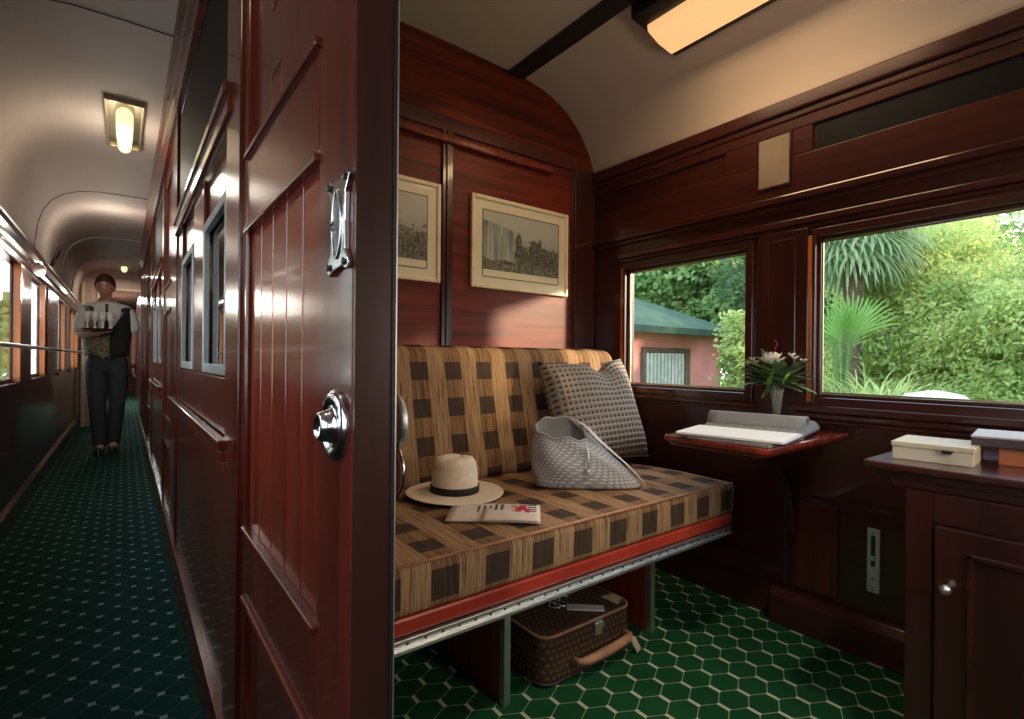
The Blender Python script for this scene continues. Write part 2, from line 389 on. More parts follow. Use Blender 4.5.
# compartment ceiling (arched down to the window wall)
ARCH = [(.15, 2.28), (1.1, 2.278), (1.408, 2.268), (1.50, 2.262), (1.576, 2.250), (1.645, 2.232), (1.706, 2.208), (1.76, 2.177), (1.809, 2.138), (1.848, 2.100), (1.881, 2.056), (1.912, 2.010), (1.933, 1.966), (1.950, 1.905)]
def smoothline(P, k=4):
    out = []
    for i in range(len(P) - 1):
        p0, p1, p2, p3 = P[max(i - 1, 0)], P[i], P[i + 1], P[min(i + 2, len(P) - 1)]
        for j in range(k):
            t_ = j / k; out.append(tuple(.5 * (2 * p1[q] + (p2[q] - p0[q]) * t_ + (2 * p0[q] - 5 * p1[q] + 4 * p2[q] - p3[q]) * t_ ** 2 + (3 * p1[q] - p0[q] - 3 * p2[q] + p3[q]) * t_ ** 3) for q in (0, 1)))
    return out + [P[-1]]
def vault(poly, y0, y1, th=.04):
    poly = poly[:1] + smoothline(poly[1:-1]) + poly[-1:] if len(poly) > 4 else poly
    bm = BM(); grid(bm, lambda u, v: (0, 0, 0), 1, 1) if False else None
    n = len(poly); a = [[bm.verts.new((p[0], y, p[1])) for p in poly] for y in (y0, y1)]
    b = [[bm.verts.new((p[0], y, p[1] + th)) for p in poly] for y in (y0, y1)]
    for i in range(n - 1):
        bm.faces.new((a[0][i], a[1][i], a[1][i + 1], a[0][i + 1])); bm.faces.new((b[0][i], b[0][i + 1], b[1][i + 1], b[1][i]))
        for k in (0, 1): bm.faces.new((a[k][i], a[k][i + 1], b[k][i + 1], b[k][i]))
    for i in (0, n - 1): bm.faces.new((a[0][i], b[0][i], b[1][i], a[1][i]))
    return bm
struct(ob('ceiling_compartment', vault(ARCH + [(2.06, 1.905)], -.6, YP), 'ceiling_cream', smooth=False, local=True))
struct(ob('ceiling_next_compartments', vault(ARCH + [(2.06, 1.905)], YP, FAR), 'ceiling_cream', local=True))
LARCH = [(-.62, 1.60), (-.50, 1.62), (-.495, 1.74), (-.482, 1.86), (-.455, 1.96), (-.41, 2.04), (-.345, 2.095), (-.26, 2.13), (-.15, 2.147), (.0, 2.15), (.24, 2.15)]
struct(ob('ceiling_aisle', vault(LARCH, -2.2, 15.6, .06), 'ceiling_aisle', local=True))
n = 1
for y in (2.30, 4.80, 6.6, 7.9):      # seams across the aisle ceiling
    bm = BM(); pts = [(p[0], y, p[1] - .002) for p in LARCH[1:]]
    tube(bm, pts, .0022 if y < 6 else .008, 6); struct(ob('trim_%d' % n, bm, 'ceiling_aisle' if y > 6 else 'edge_brown')); n += 1
# dark batten where the compartment ceiling starts to curve
bm = B(1.387, 1.471, -.6, YP, 2.250, 2.2645 + .006); struct(ob('trim_%d' % n, bm, 'black_paint', bevel=.003)); n += 1

# ---- partition behind the seat
poly = [(XC + .05, 0), (XW, 0)] + [(p[0], p[1]) for p in reversed(ARCH) if p[0] > XC + .05] + [(XC + .05, 2.28)]
bm = BM(); prism(bm, poly, 'y', YP, YP + .05); struct(ob('wall_seat_side', bm, 'mahogany_x', local=True))
bm = BM()   # upper framing band following the arch, mid stile, corner stile, picture rail panel edges
box(bm, .50, 1.80, YP - .012, YP, 1.90, 1.96); struct(ob('trim_%d' % n, bm, 'mahogany_dark_x', bevel=.003)); n += 1
bm = BM(); box(bm, 1.045, 1.095, YP - .014, YP, .4, 1.90); box(bm, 1.062, 1.078, YP - .02, YP - .014, .4, 1.9); struct(ob('trim_%d' % n, bm, 'mahogany_dark_z', bevel=.003)); n += 1
bm = BM(); box(bm, 1.80, 1.945, YP - .016, YP, .0, 1.92); box(bm, 1.79, 1.80, YP - .008, YP, .4, 1.9); struct(ob('trim_%d' % n, bm, 'mahogany_dark_z', bevel=.003)); n += 1
bm = BM(); box(bm, .62, 1.65, YP - .035, YP - .012, 1.845, 1.875); struct(ob('trim_%d' % n, bm, 'mahogany_red', bevel=.008)); n += 1

# ---- window wall (x = 1.95) with openings
WZ0, WZ1 = .828, 1.390
OPEN = [(-.42, .795), (1.05, 1.655)]
OPEN2 = [(2.15, 2.75), (3.05, 3.6), (4.2, 4.8), (5.1, 5.7)]
def wall_with_openings(x0, x1, y0, y1, z0, z1, ops, zo0, zo1):
    bm = BM(); box(bm, x0, x1, y0, y1, z0, zo0); box(bm, x0, x1, y0, y1, zo1, z1); ys = y0
    for a, b in sorted(ops):
        if a > ys: box(bm, x0, x1, ys, a, zo0, zo1)
        ys = b
    box(bm, x0, x1, ys, y1, zo0, zo1); return bm
struct(ob('wall_window_side', wall_with_openings(XW, XW + .055, -.6, YP, 0, 1.92, OPEN, WZ0, WZ1), 'mahogany_dark_shade_y', local=True))
struct(ob('wall_window_side_beyond', wall_with_openings(XW, XW + .055, YP, FAR, 0, 1.92, OPEN2, WZ0, WZ1), 'mahogany_dark_shade_y', local=True))
# mouldings of the window wall: cornice, frieze recess, panels, sill line
bm = BM(); box(bm, XW - .03, XW, -.6, YP, 1.862, 1.912); box(bm, XW - .018, XW, -.6, YP, 1.835, 1.862); struct(ob('trim_%d' % n, bm, 'mahogany_dark_shade_y', bevel=.006)); n += 1
bm = BM()                                          # frieze: frame around two sunk panels
for a, b in ((-.6, .80), (.80, .885), (1.003, YP)): pass
box(bm, XW - .012, XW, -.6, YP, 1.795, 1.835); box(bm, XW - .012, XW, -.6, YP, 1.56, 1.70); box(bm, XW - .012, XW, .81, .88, 1.70, 1.795); box(bm, XW - .012, XW, 1.01, 1.14, 1.70, 1.795)
struct(ob('trim_%d' % n, bm, 'mahogany_dark_shade_y', bevel=.004)); n += 1
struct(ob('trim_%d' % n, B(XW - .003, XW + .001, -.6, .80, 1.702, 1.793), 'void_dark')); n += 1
bm = BM(); box(bm, XW - .030, XW, -.6, YP - .02, 1.535, 1.562); box(bm, XW - .018, XW, -.6, YP - .02, 1.515, 1.535); struct(ob('trim_%d' % n, bm, 'mahogany_dark_shade_y', bevel=.006)); n += 1
bm = BM(); box(bm, XW - .022, XW, -.6, 1.70, 1.445, 1.470); box(bm, XW - .012, XW, -.6, 1.70, 1.43, 1.445); struct(ob('trim_%d' % n, bm, 'mahogany_dark_shade_y', bevel=.005)); n += 1
bm = BM(); box(bm, XW - .040, XW, -.6, .86, .775, .800); box(bm, XW - .026, XW, -.6, .86, .752, .775); box(bm, XW - .012, XW, -.6, .86, .735, .752); struct(ob('trim_%d' % n, bm, 'mahogany_dark_shade_y', bevel=.006)); n += 1
bm = BM(); box(bm, XW - .026, XW, 1.0, 1.70, .772, .790); struct(ob('trim_%d' % n, bm, 'mahogany_dark_shade_y', bevel=.005)); n += 1
bm = BM(); box(bm, XW - .014, XW, .82, 1.0, .80, 1.43); box(bm, XW - .02, XW - .014, .86, .96, .84, 1.40); struct(ob('trim_%d' % n, bm, 'mahogany_dark_z', bevel=.004)); n += 1
# lower wainscot panels under the windows and the foot board
bm = BM()
for y0, y1 in ((.72, .86),): box(bm, XW - .010, XW, y0, y1, .14, .46)
struct(ob('trim_%d' % n, bm, 'mahogany_z', bevel=.004)); n += 1
bm = BM(); box(bm, XW - .014, XW, .56, .90, .455, .475); box(bm, XW - .014, XW, .885, .90, .12, .455); struct(ob('trim_%d' % n, bm, 'mahogany_dark_shade_y', bevel=.004)); n += 1
bm = BM(); prism(bm, [(XW, 0), (XW - .055, 0), (XW - .055, .10), (XW - .03, .125), (XW, .125)], 'y', -.6, .93); struct(ob('baseboard_window_side', bm, 'mahogany_dark_shade_y', bevel=.004))
# windows
def window(k, y0, y1, deep=True, sash=True):
    w = ob('window_%d' % k, wframe(y0, y1), 'mahogany_dark_shade_y', bevel=.003); struct(w)
    ob('glass_pane', B(XW + .018, XW + .022, y0 + .01, y1 - .01, WZ0 + .01, WZ1 - .01), 'window_glass', w)
    bm = BM(); box(bm, XW - .012, XW + .02, y1 + .012, y1 + .030, WZ0 - .02, WZ1 + .01); ob('jamb_strip', bm, 'teak_lit_jamb', w, bevel=.003)
    bm = BM()   # thin pale metal sash edge round the glass
    for a in ((y0 + .011, y0 + .015, WZ0 + .012, WZ1 - .012), (y1 - .015, y1 - .011, WZ0 + .012, WZ1 - .012), (y0 + .012, y1 - .012, WZ1 - .018, WZ1 - .012), (y0 + .012, y1 - .012, WZ0 + .012, WZ0 + .018)):
        box(bm, XW + .012, XW + .018, *a)
    ob('sash_edge', bm, 'brass', w)
def wframe(y0, y1):
    bm = BM(); t = .011
    box(bm, XW + .005, XW + .03, y0, y0 + t, WZ0, WZ1); box(bm, XW + .005, XW + .03, y1 - t, y1, WZ0, WZ1)
    box(bm, XW + .005, XW + .03, y0 + t, y1 - t, WZ0, WZ0 + t); box(bm, XW + .005, XW + .03, y0 + t, y1 - t, WZ1 - t, WZ1)
    m = .03   # raised surround on the room side
    box(bm, XW - .016, XW + .0, y0 - m, y0, WZ0 - m, WZ1 + m); box(bm, XW - .016, XW + .0, y1, y1 + .012, WZ0 - m, WZ1 + m)
    box(bm, XW - .016, XW + .0, y0, y1, WZ0 - m, WZ0); box(bm, XW - .016, XW + .0, y0, y1, WZ1, WZ1 + m)
    return bm
window(1, *OPEN[1]); window(2, *OPEN[0])
for k, (a, b) in enumerate(OPEN2): window(3 + k, a, b)

# ---- aisle wall: cornice, glazed panels, sliding door in the foreground
bm = BM(); prism(bm, [(.20, 2.04), (.175, 2.04), (.168, 2.06), (.160, 2.075), (.155, 2.10), (.146, 2.115), (.138, 2.13), (.138, 2.15), (.20, 2.15)], 'y', -2.2, FAR)
struct(ob('trim_%d' % n, bm, 'mahogany_y', bevel=.002)); n += 1
PITCH = 1.86
def aisle_bay(y0, k):
    """glazed panel bay from y0+1.32 to y0+3.0, then a sliding door"""
    a, b = y0 + 1.19, y0 + 3.05
    ops = [(y0 + 1.40, y0 + 1.83), (y0 + 2.15, y0 + 2.57)]
    bm = wall_with_openings(.205, .245, a, b, 0, 2.16, ops, .915, 1.345)
    for q in ((y0 + 1.19, y0 + 1.36), (y0 + 2.80, y0 + 3.05)): box(bm, .188, .205, *q, 0, 2.05)        # posts
    box(bm, .195, .205, y0 + 1.36, y0 + 2.80, .10, .68); box(bm, .195, .205, y0 + 1.36, y0 + 2.80, .76, .90)
    box(bm, .195, .205, y0 + 1.36, y0 + 1.395, .9, 1.5); box(bm, .195, .205, y0 + 1.85, y0 + 2.13, .9, 1.5); box(bm, .195, .205, y0 + 2.59, y0 + 2.80, .9, 1.5)
    w = ob('wall_aisle_bay', bm, 'mahogany_z', local=True, bevel=.003); struct(w)
    bm = BM(); box(bm, .170, .195, y0 + 1.34, y0 + 2.98, .738, .758); box(bm, .176, .195, y0 + 1.34, y0 + 2.98, .712, .734); box(bm, .182, .195, y0 + 1.34, y0 + 2.98, .684, .708); box(bm, .188, .195, y0 + 1.34, y0 + 2.98, .684, .738)
    ob('ledge', bm, 'mahogany_y', w, bevel=.004)
    bm = BM(); box(bm, .172, .195, y0 + 1.30, y0 + 2.80, 1.545, 1.570); box(bm, .180, .195, y0 + 1.30, y0 + 2.80, 1.50, 1.545)
    ob('upper_moulding', bm, 'mahogany_y', w, bevel=.004)
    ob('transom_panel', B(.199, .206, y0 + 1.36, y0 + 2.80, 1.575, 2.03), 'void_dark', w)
    for j, (p, q) in enumerate(ops):
        f = BM(); t_ = .016
        box(f, .192, .208, p - .01, p + t_, .905, 1.355); box(f, .192, .208, q - t_, q + .01, .905, 1.355); box(f, .192, .208, p + t_, q - t_, .905, .915 + t_); box(f, .192, .208, p + t_, q - t_, 1.345 - t_, 1.355)
        fr = ob('window_frame', f, 'dull_silver', w, bevel=.002); ob('glass_pane', B(.212, .216, p + .01, q - .01, .925, 1.335), 'door_glass', fr)
def sliding_door(y0, k, first=False):
    a, b = y0 + .54, y0 + 1.19
    bm = B(.208, .236, a, b, .03, 2.05)
    box(bm, .195, .24, a, a + .125, .03, 2.05); box(bm, .195, .24, b - .045, b, .03, 2.05)
    for z0, z1 in ((1.95, 2.05), (1.21, 1.345), (.475, .60), (.03, .16)): box(bm, .195, .24, a + .125, b - .045, z0, z1)
    d = ob('door_%d' % k, bm, 'mahogany_z', local=True, bevel=.004); struct(d)
    bm = BM()
    for i in range(5):      # upright boards in the middle panel
        w_ = (b - .045 - a - .125 - .016) / 5; box(bm, .2035, .21, a + .133 + i * w_ + .002, a + .133 + (i + 1) * w_ - .002, .612, 1.198)
    ob('middle_panel', bm, 'mahogany_red' if first else 'mahogany_z', d, bevel=.002)
    bm = BM()
    for z0, z1 in ((.600, .612), (1.198, 1.210), (.463, .475), (.16, .17), (1.345, 1.357)): box(bm, .188, .208, a + .125, b - .045, z0, z1)
    ob('panel_moulding', bm, 'mahogany_y', d, bevel=.003)
    ob('leaf_edge', B(.196, .2375, a - .004, a, .03, 2.05), 'edge_brown', d)
    ob('rubber_seal', B(.2375, .2418, a - .006, a + .03, .03, 2.05), 'black_rubber', d)
    return d, a, b
d1, da, db = sliding_door(0, 1, True)
ob('seal_strip', B(.2412, .2426, da - .0065, da - .004, .03, 2.05), 'steel', d1)
# number plate frames on the top panel of the near door
for z in (1.42, 1.60):
    bm = BM(); y_ = .955; t_ = .003
    box(bm, .2062, .2082, y_ - .036, y_ + .036, z + .030, z + .030 + t_); box(bm, .2062, .2082, y_ - .036, y_ + .036, z - .030 - t_, z - .030)
    box(bm, .2062, .2082, y_ - .036 - t_, y_ - .036, z - .030 - t_, z + .030 + t_); box(bm, .2062, .2082, y_ + .036, y_ + .036 + t_, z - .030 - t_, z + .030 + t_)
    o = ob('plate_frame', bm, 'brass', d1)
# pull plate (waisted, four lobes, sunk grip)
def plate_outline(hw, hh, waist, n_=10):
    pts = []
    left = [(-hw, hh * .86), (-hw * .9, hh * .74), (-hw * .66, hh * .55), (-hw * waist, 0), (-hw * .66, -hh * .55), (-hw * .9, -hh * .74), (-hw, -hh * .86)]
    top = [(-hw * .78, hh * .96), (-hw * .35, hh * .86), (0, hh * .88), (hw * .35, hh * .90), (hw * .78, hh)]
    pts = top + [(-x, z) for x, z in left] + [(x, -z) for x, z in reversed(top)] + left[::-1]
    return pts
bm = BM(); cy, cz = .576, 1.100
prism(bm, [(cy + x, cz + z) for x, z in plate_outline(.037, .056, .62)], 'x', .189, .195)
pull = ob('pull_plate', bm, 'chrome', d1, bevel=.0015)
bm = BM(); prism(bm, [(cy + .012 * math.cos(a) * (1 + .1 * math.cos(2 * a)), cz + .036 * math.sin(a)) for a in [2 * PI * i / 24 for i in range(24)]], 'x', .1885, .190); ob('grip_recess', bm, 'grip_dark', pull)
bm = BM(); tube(bm, [(.1885, cy + .0135 * math.cos(a) * (1 + .1 * math.cos(2 * a)), cz + .038 * math.sin(a)) for a in [2 * PI * i / 32 for i in range(33)]], .0018, 6); ob('grip_rim', bm, 'chrome', pull, smooth=True)
bm = BM()
for sx in (-1, 1):
    for sz in (-1, 1): lathe(bm, [(.0045, 0), (.0045, .001), (.003, .003)], (.189 - .003, cy + sx * .027, cz + sz * .046), 'x', 10)
islands(ob('screw', bm, 'black_paint', pull, smooth=True))
bm = BM(); lathe(bm, [(.041, .195), (.041, .191), (.036, .187), (.028, .186), (.026, .189), (.020, .188), (.018, .182), (.016, .174), (.012, .172), (.010, .177), (.001, .177)], (0, .588, .873), 'x', 32)
lock = ob('privacy_lock', bm, 'chrome', d1, smooth=True)
bm = BM()
for a in (.8, 2.4, 4.7): lathe(bm, [(.003, .1865), (.003, .186), (.001, .1855)], (0, .588 + .032 * math.cos(a), .873 + .032 * math.sin(a)), 'x', 8)
islands(ob('screw', bm, 'black_paint', lock))
bm = BM(); lathe(bm, [(.012, .24), (.012, .262), (.030, .264), (.036, .268), (.034, .273), (.020, .274), (.001, .275)], (0, .60, .872), 'x', 28); ob('inner_knob', bm, 'steel', d1, smooth=True)
fob = thing('key_fob', 'tan leather key fob with silver rim hanging from the inner door knob', 'key fob', (.262, .575, .79))
outl = [(0, 0), (.010, .004), (.016, .018), (.014, .038), (.006, .052), (-.004, .052), (-.012, .036), (-.012, .014)]
bm = BM(); prism(bm, [(.575 + x, .785 + z) for x, z in outl], 'x', .262, .268); ob('leather', bm, 'tan_leather', fob, bevel=.001)
bm = BM(); tube(bm, [(.265, .575 + x * 1.12, .785 + z * 1.05 - .001) for x, z in outl + [outl[0]]], .0022, 6); ob('silver_rim', bm, 'chrome', fob, smooth=True)
bm = BM(); tube(bm, [(.265, .575, .838), (.266, .585, .850), (.266, .59, .866)], .0012, 6); ob('cord', bm, 'dark_ink', fob)

bm = BM(); box(bm, .245, .262, .66, 2.0 - .12, 0, 2.28); 
struct(ob('wall_aisle_inner', bm, 'mahogany_z', local=True))       # lining that faces the compartment
aisle_bay(0, 1)
sliding_door(2.56, 2); aisle_bay(2.56, 2); sliding_door(5.12, 3); 
bm = B(.20, .245, 5.12 + 1.19, FAR, 0, 2.16); struct(ob('wall_aisle_far', bm, 'mahogany_z', local=True, bevel=.003))
for y in (6.5, 7.1, 7.7, 8.3, 8.9): struct(ob('trim_%d' % n, B(.185, .20, y, y + .09, 0, 2.05), 'mahogany_z', bevel=.003)); n += 1
bm = B(.20, .262, -2.2, -.25, 0, 2.28); struct(ob('wall_aisle_near', bm, 'mahogany_z', local=True))
struct(ob('wall_aisle_head', B(.20, .245, -.25, 9, 2.05, 2.30), 'mahogany_dark_shade_y', local=True))
bm = BM(); prism(bm, [(.205, 0), (.172, 0), (.172, .085), (.180, .10), (.205, .10)], 'y', 1.2, FAR); prism(bm, [(.195, 0), (.18, 0), (.18, .03), (.195, .03)], 'y', .54, 1.2)
struct(ob('baseboard_aisle', bm, 'mahogany_y', bevel=.002))
# compartment near wall and rear end of the aisle
struct(ob('wall_near_side', B(.20, 2.06, -.65, -.60, 0, 2.32), 'mahogany_x', local=True))
struct(ob('wall_rear_end', B(-.62, .2, -2.25, -2.2, 0, 2.2), 'mahogany_z', local=True))
for y in (3.86, 5.9): struct(ob('wall_compartment_divider', B(.25, 1.95, y, y + .04, 0, 2.28), 'mahogany_x', local=True))

# ---- aisle window wall (left)
LZ0, LZ1 = .795, 1.50
LOP = [(-1.6, -.7), (-.4, .5), (.9, 1.7), (2.05, 2.75), (3.25, 4.20), (4.72, 5.38), (6.42, 7.05), (7.62, 8.25), (8.5, 8.85)]
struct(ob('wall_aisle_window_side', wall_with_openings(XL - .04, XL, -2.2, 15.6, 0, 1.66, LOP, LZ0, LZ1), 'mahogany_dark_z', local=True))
for k, (a, b) in enumerate(LOP):
    f = BM(); t_ = .02
    for q in ((a, a + t_, LZ0, LZ1), (b - t_, b, LZ0, LZ1), (a + t_, b - t_, LZ0, LZ0 + t_), (a + t_, b - t_, LZ1 - t_, LZ1)): box(f, XL - .036, XL - .026, *q)
    box(f, XL - .026, XL + .018, a - .02, b + .02, LZ0 - .028, LZ0)
    w = ob('window_%d' % (7 + k), f, 'mahogany_dark_shade_y', bevel=.003); struct(w)
    ob('glass_pane', B(XL - .033, XL - .030, a + .01, b - .01, LZ0 + .01, LZ1 - .01), 'window_glass', w)
    ob('jamb_strip', B(XL - .026, XL + .010, b - .010, b + .03, LZ0, LZ1), 'teak_lit_jamb', w, bevel=.002)
bm = BM(); prism(bm, [(XL - .01, 1.52), (XL + .015, 1.52), (XL + .02, 1.545), (XL + .035, 1.56), (XL + .038, 1.60), (XL + .05, 1.615), (XL + .05, 1.632), (XL - .01, 1.632)], 'y', -2.2, FAR); struct(ob('trim_%d' % n, bm, 'mahogany_dark_shade_y', bevel=.002)); n += 1
bm = BM(); prism(bm, [(XL, 0), (XL + .02, 0), (XL + .02, .12), (XL, .14)], 'y', -2.2, 15.6); struct(ob('baseboard_aisle_window_side', bm, 'mahogany_dark_shade_y'))
for y0, y1 in ((2.8, 3.2), (5.55, 6.35), (7.1, 7.55)): struct(ob('trim_%d' % n, B(XL, XL + .012, y0, y1, .80, 1.50), 'mahogany_z', bevel=.004)); n += 1
hr = thing('handrail', 'long round metal handrail running across the aisle windows', 'handrail', (XL + .06, 3.8, 1.0))
bm = BM(); tube(bm, [(XL + .06, -2.0, 1.0), (XL + .06, 3, 1.0), (XL + .06, 8.9, 1.0)], .011, 10); ob('rail', bm, 'steel', hr, smooth=True)
for y in (.7, 2.9, 4.55, 6.2, 7.4, 8.4):
    bm = BM(); lathe(bm, [(.022, 0), (.022, .006), (.010, .012), (.009, .055)], (XL + 0.001, y, 1.0), 'x', 14); ob('bracket', bm, 'steel', hr, smooth=True)
sc = thing('wall_sconce', 'small white glass wall light on the cornice above the aisle windows', 'wall lamp', (XL + .05, 4.45, 1.50))
bm = BM(); lathe(bm, [(.012, 0), (.026, .012), (.034, .04), (.030, .06), (.010, .068)], (XL + .065, 4.45, 1.46), 'z', 16); ob('glass_shade', bm, 'porcelain', sc, smooth=True)
bm = BM(); tube(bm, [(XL + .03, 4.45, 1.54), (XL + .065, 4.45, 1.545), (XL + .065, 4.45, 1.525)], .006, 8); ob('bracket', bm, 'brass', sc, smooth=True)
al = thing('oval_plaque', 'dark oval wooden plaque high on the curved aisle ceiling side', 'plaque', (-.47, 5.75, 1.75))
bm = BM(); pts = [(-.462 - .028 * math.sin(a) * -1, 5.75 + .07 * math.cos(a), 1.78 + .09 * math.sin(a)) for a in [2 * PI * i / 24 for i in range(25)]]; tube(bm, pts, .009, 6); ob('ring', bm, 'edge_brown', al, smooth=True)
# ---- far end of the aisle: bulkhead with a doorway, vestibule beyond
bm = BM(); box(bm, -.6, -.27, FAR, FAR + .06, 0, 2.15); box(bm, -.27, .20, FAR, FAR + .06, 1.86, 2.15); struct(ob('wall_far_end', bm, 'end_wall_paint', local=True))
bm = BM(); box(bm, -.30, -.265, FAR - .02, FAR, 0, 1.89); box(bm, -.30, .20, FAR - .02, FAR, 1.86, 1.89); box(bm, -.46, -.42, FAR - .03, FAR, 0, 1.95); struct(ob('trim_%d' % n, bm, 'cream_frame', bevel=.003)); n += 1
struct(ob('wall_vestibule_left', B(-.5, -.46, FAR + .06, 15.6, 0, 2.15), 'end_wall_paint', local=True))
struct(ob('wall_vestibule_right', B(.20, .26, FAR, 15.6, 0, 2.15), 'mahogany_z', local=True))
struct(ob('wall_vestibule_end', B(-.62, .26, 15.6, 15.65, 0, 2.2), 'mahogany_dark_z', local=True))

# ================================================================== LAMPS
lm = thing('ceiling_lamp', 'long amber glass ceiling lamp on a dark base in the compartment', 'ceiling lamp', (1.61, .9, 2.25))
bm = BM(); prism(bm, [(1.475, 2.262), (1.475, 2.205), (1.56, 2.195), (1.70, 2.165), (1.745, 2.165), (1.745, 2.19), (1.70, 2.211), (1.56, 2.250)], 'y', .52, 1.245); ob('base', bm, 'black_paint', lm, bevel=.004)
bm = BM(); prism(bm, [(1.54, 2.204), (1.545, 2.174), (1.61, 2.152), (1.69, 2.142), (1.71, 2.165), (1.70, 2.18)], 'y', .54, 1.225); ob('glass_shade', bm, 'lamp_warm', lm, bevel=.006)
def aisle_lamp(y, s, label, l):
    t_ = thing('ceiling_lamp', label, 'ceiling lamp', (-.005, y, 2.15), 'aisle ceiling lamps')
    ox = -.005
    bm = BM(); w, h = .078, l / 2
    for q in ((-w, -w + .012, -h, h), (w - .012, w, -h, h), (-w + .012, w - .012, -h, -h + .02), (-w + .012, w - .012, h - .02, h)): box(bm, ox + q[0], ox + q[1], y + q[2], y + q[3], 2.128, 2.15)
    ob('frame', bm, 'brass', t_, bevel=.003)
    ob('reflector', B(ox - w + .012, ox + w - .012, y - h + .02, y + h - .02, 2.142, 2.149), 'brass', t_)
    bm = BM(); rr = [(.012, -h * .80), (.034, -h * .76), (.036, -h * .2), (.034, h * .3), (.030, h * .72), (.012, h * .80)]; lathe(bm, rr, (ox, y, 2.106), 'y', 16); ob('glass_shade', bm, 'lamp_pale', t_, smooth=True)
    bm = BM(); tube(bm, [(ox, y + h * .8, 2.106), (ox, y + h * .88, 2.12), (ox, y + h * .88, 2.145)], .008, 8); ob('holder', bm, 'edge_brown', t_)
aisle_lamp(3.33, 1, 'large glowing aisle ceiling lamp in a brass frame, nearest overhead', .66)
aisle_lamp(8.55, 1, 'small distant aisle ceiling lamp above the waiter', .26)

# ================================================================== SEAT BENCH
be = thing('bench_seat', 'long plaid upholstered bench seat with tall backrest along the partition', 'bench', (1.0, 1.4, 0))
SX0, SX1 = .262, 1.70
def cushion(profile, x0, x1, ustart, vstart, edge=.018, cols=40):
    """closed (y,z) profile swept along x with rounded ends; UV in metres"""
    n_ = len(profile); cy = sum(p[0] for p in profile) / n_; cz = sum(p[1] for p in profile) / n_
    arc = [0]
    for i in range(n_): a, b = profile[i], profile[(i + 1) % n_]; arc.append(arc[-1] + math.hypot(a[0] - b[0], a[1] - b[1]))
    bm = BM(); lay = bm.loops.layers.uv.verify()
    xs = []
    for k in range(5): a = k / 4 * PI / 2; xs.append((x0 + edge * (1 - math.sin(a)), edge * (1 - math.cos(PI / 2 - a)) if False else edge * (1 - math.sin(a))))
    st = [(x0 + edge * (1 - math.cos(a)), edge * (1 - math.sin(a))) for a in [PI / 8 * k for k in range(5)]]
    en = [(x1 - edge * (1 - math.cos(a)), edge * (1 - math.sin(a))) for a in [PI / 8 * k for k in range(4, -1, -1)]]
    mid_ = [(x0 + edge + (x1 - x0 - 2 * edge) * k / cols, 0) for k in range(1, cols)]
    stations = st + mid_ + en; rings = []
    for x_, inset in stations:
        ring = []
        for y_, z_ in profile:
            d = Vector((cy - y_, cz - z_)); d = d / max(abs(d.x), abs(d.y), 1e-6) * inset
            ring.append(bm.verts.new((x_, y_ + d.x, z_ + d.y)))
        rings.append(ring)
    for i in range(len(rings) - 1):
        for k in range(n_):
            f = bm.faces.new((rings[i][k], rings[i][(k + 1) % n_], rings[i + 1][(k + 1) % n_], rings[i + 1][k]))
            for lp, (a, b) in zip(f.loops, ((i, k), (i, k + 1), (i + 1, k + 1), (i + 1, k))): lp[lay].uv = (stations[a][0] - ustart, arc[b] - vstart)
    for rg in (rings[0][::-1], rings[-1]):
        f = bm.faces.new(rg)
        for lp in f.loops: lp[lay].uv = (lp.vert.co.y, lp.vert.co.z)
    return bm
# seat: profile starts at the front lower edge, goes up the front and back over the top
def rounded(pts, r=.02, seg=5):
    out = []
    n_ = len(pts)
    for i in range(n_):
        p, a, b = Vector(pts[i]), Vector(pts[i - 1]), Vector(pts[(i + 1) % n_])
        u, v = (a - p).normalized() * r, (b - p).normalized() * r
        for k in range(seg + 1):
            s = k / seg; out.append(tuple(p + u * (1 - s) ** 2 + v * s ** 2))
    return out
prof = rounded([(.952, .425), (.950, .528), (1.18, .532), (1.45, .522), (1.72, .512), (1.72, .425)], .018)
bm = cushion(prof, SX0, SX1, .514, .03)
ob('seat_cushion', bm, 'plaid_weave', be, smooth=True)
bk = rounded([(1.545, .515), (1.60, .76), (1.645, .985), (1.70, 1.005), (1.80, .99), (1.80, .515)], .03)
bm = cushion(bk, SX0, 1.845, .792, -.012, edge=.035)
ob('backrest', bm, 'plaid_weave', be, smooth=True)
bm = BM(); tube(bm, [(SX0 + .03, .951, .532), (1.0, .950, .534), (SX1 - .02, .952, .532)], .0035, 6); ob('seat_piping', bm, 'tan_leather', be, smooth=True)
bm = BM(); box(bm, .262, SX1 - .01, .955, .985, .388, .425); box(bm, .262, SX1 - .01, .985, 1.85, .40, .424); ob('seat_rail', bm, 'red_rail', be, bevel=.006)
bm = BM(); box(bm, .262, SX1 - .02, .948, .962, .378, .385); box(bm, .262, SX1 - .02, .948, .962, .356, .364); box(bm, .262, SX1 - .02, .958, .964, .356, .385)
sr = ob('steel_edge', bm, 'steel', be, bevel=.001)
bm = BM()
for i in range(34): x_ = .30 + i * .041; lathe(bm, [(.003, .9575), (.003, .955), (.001, .954)], (x_, 0, .371), 'y', 8)
islands(ob('rivet', bm, 'dark_ink', sr))
ob('under_frame', B(.262, SX1 - .03, .97, 1.84, .356, .398), 'edge_brown', be)
for x_ in (.845, 1.477):
    l = ob('leg', B(x_ - .011, x_ + .011, 1.125, 1.147, 0, .357), 'steel', be, bevel=.002)
    p = ob('side_panel', B(x_ - .012, x_ + .012, 1.148, 1.84, 0, .357), 'mahogany_red', be, bevel=.003)
bm = BM(); box(bm, SX1, SX1 + .03, 1.55, YP - .01, .0, .50); ob('end_panel', bm, 'mahogany_dark_z', be, bevel=.003)

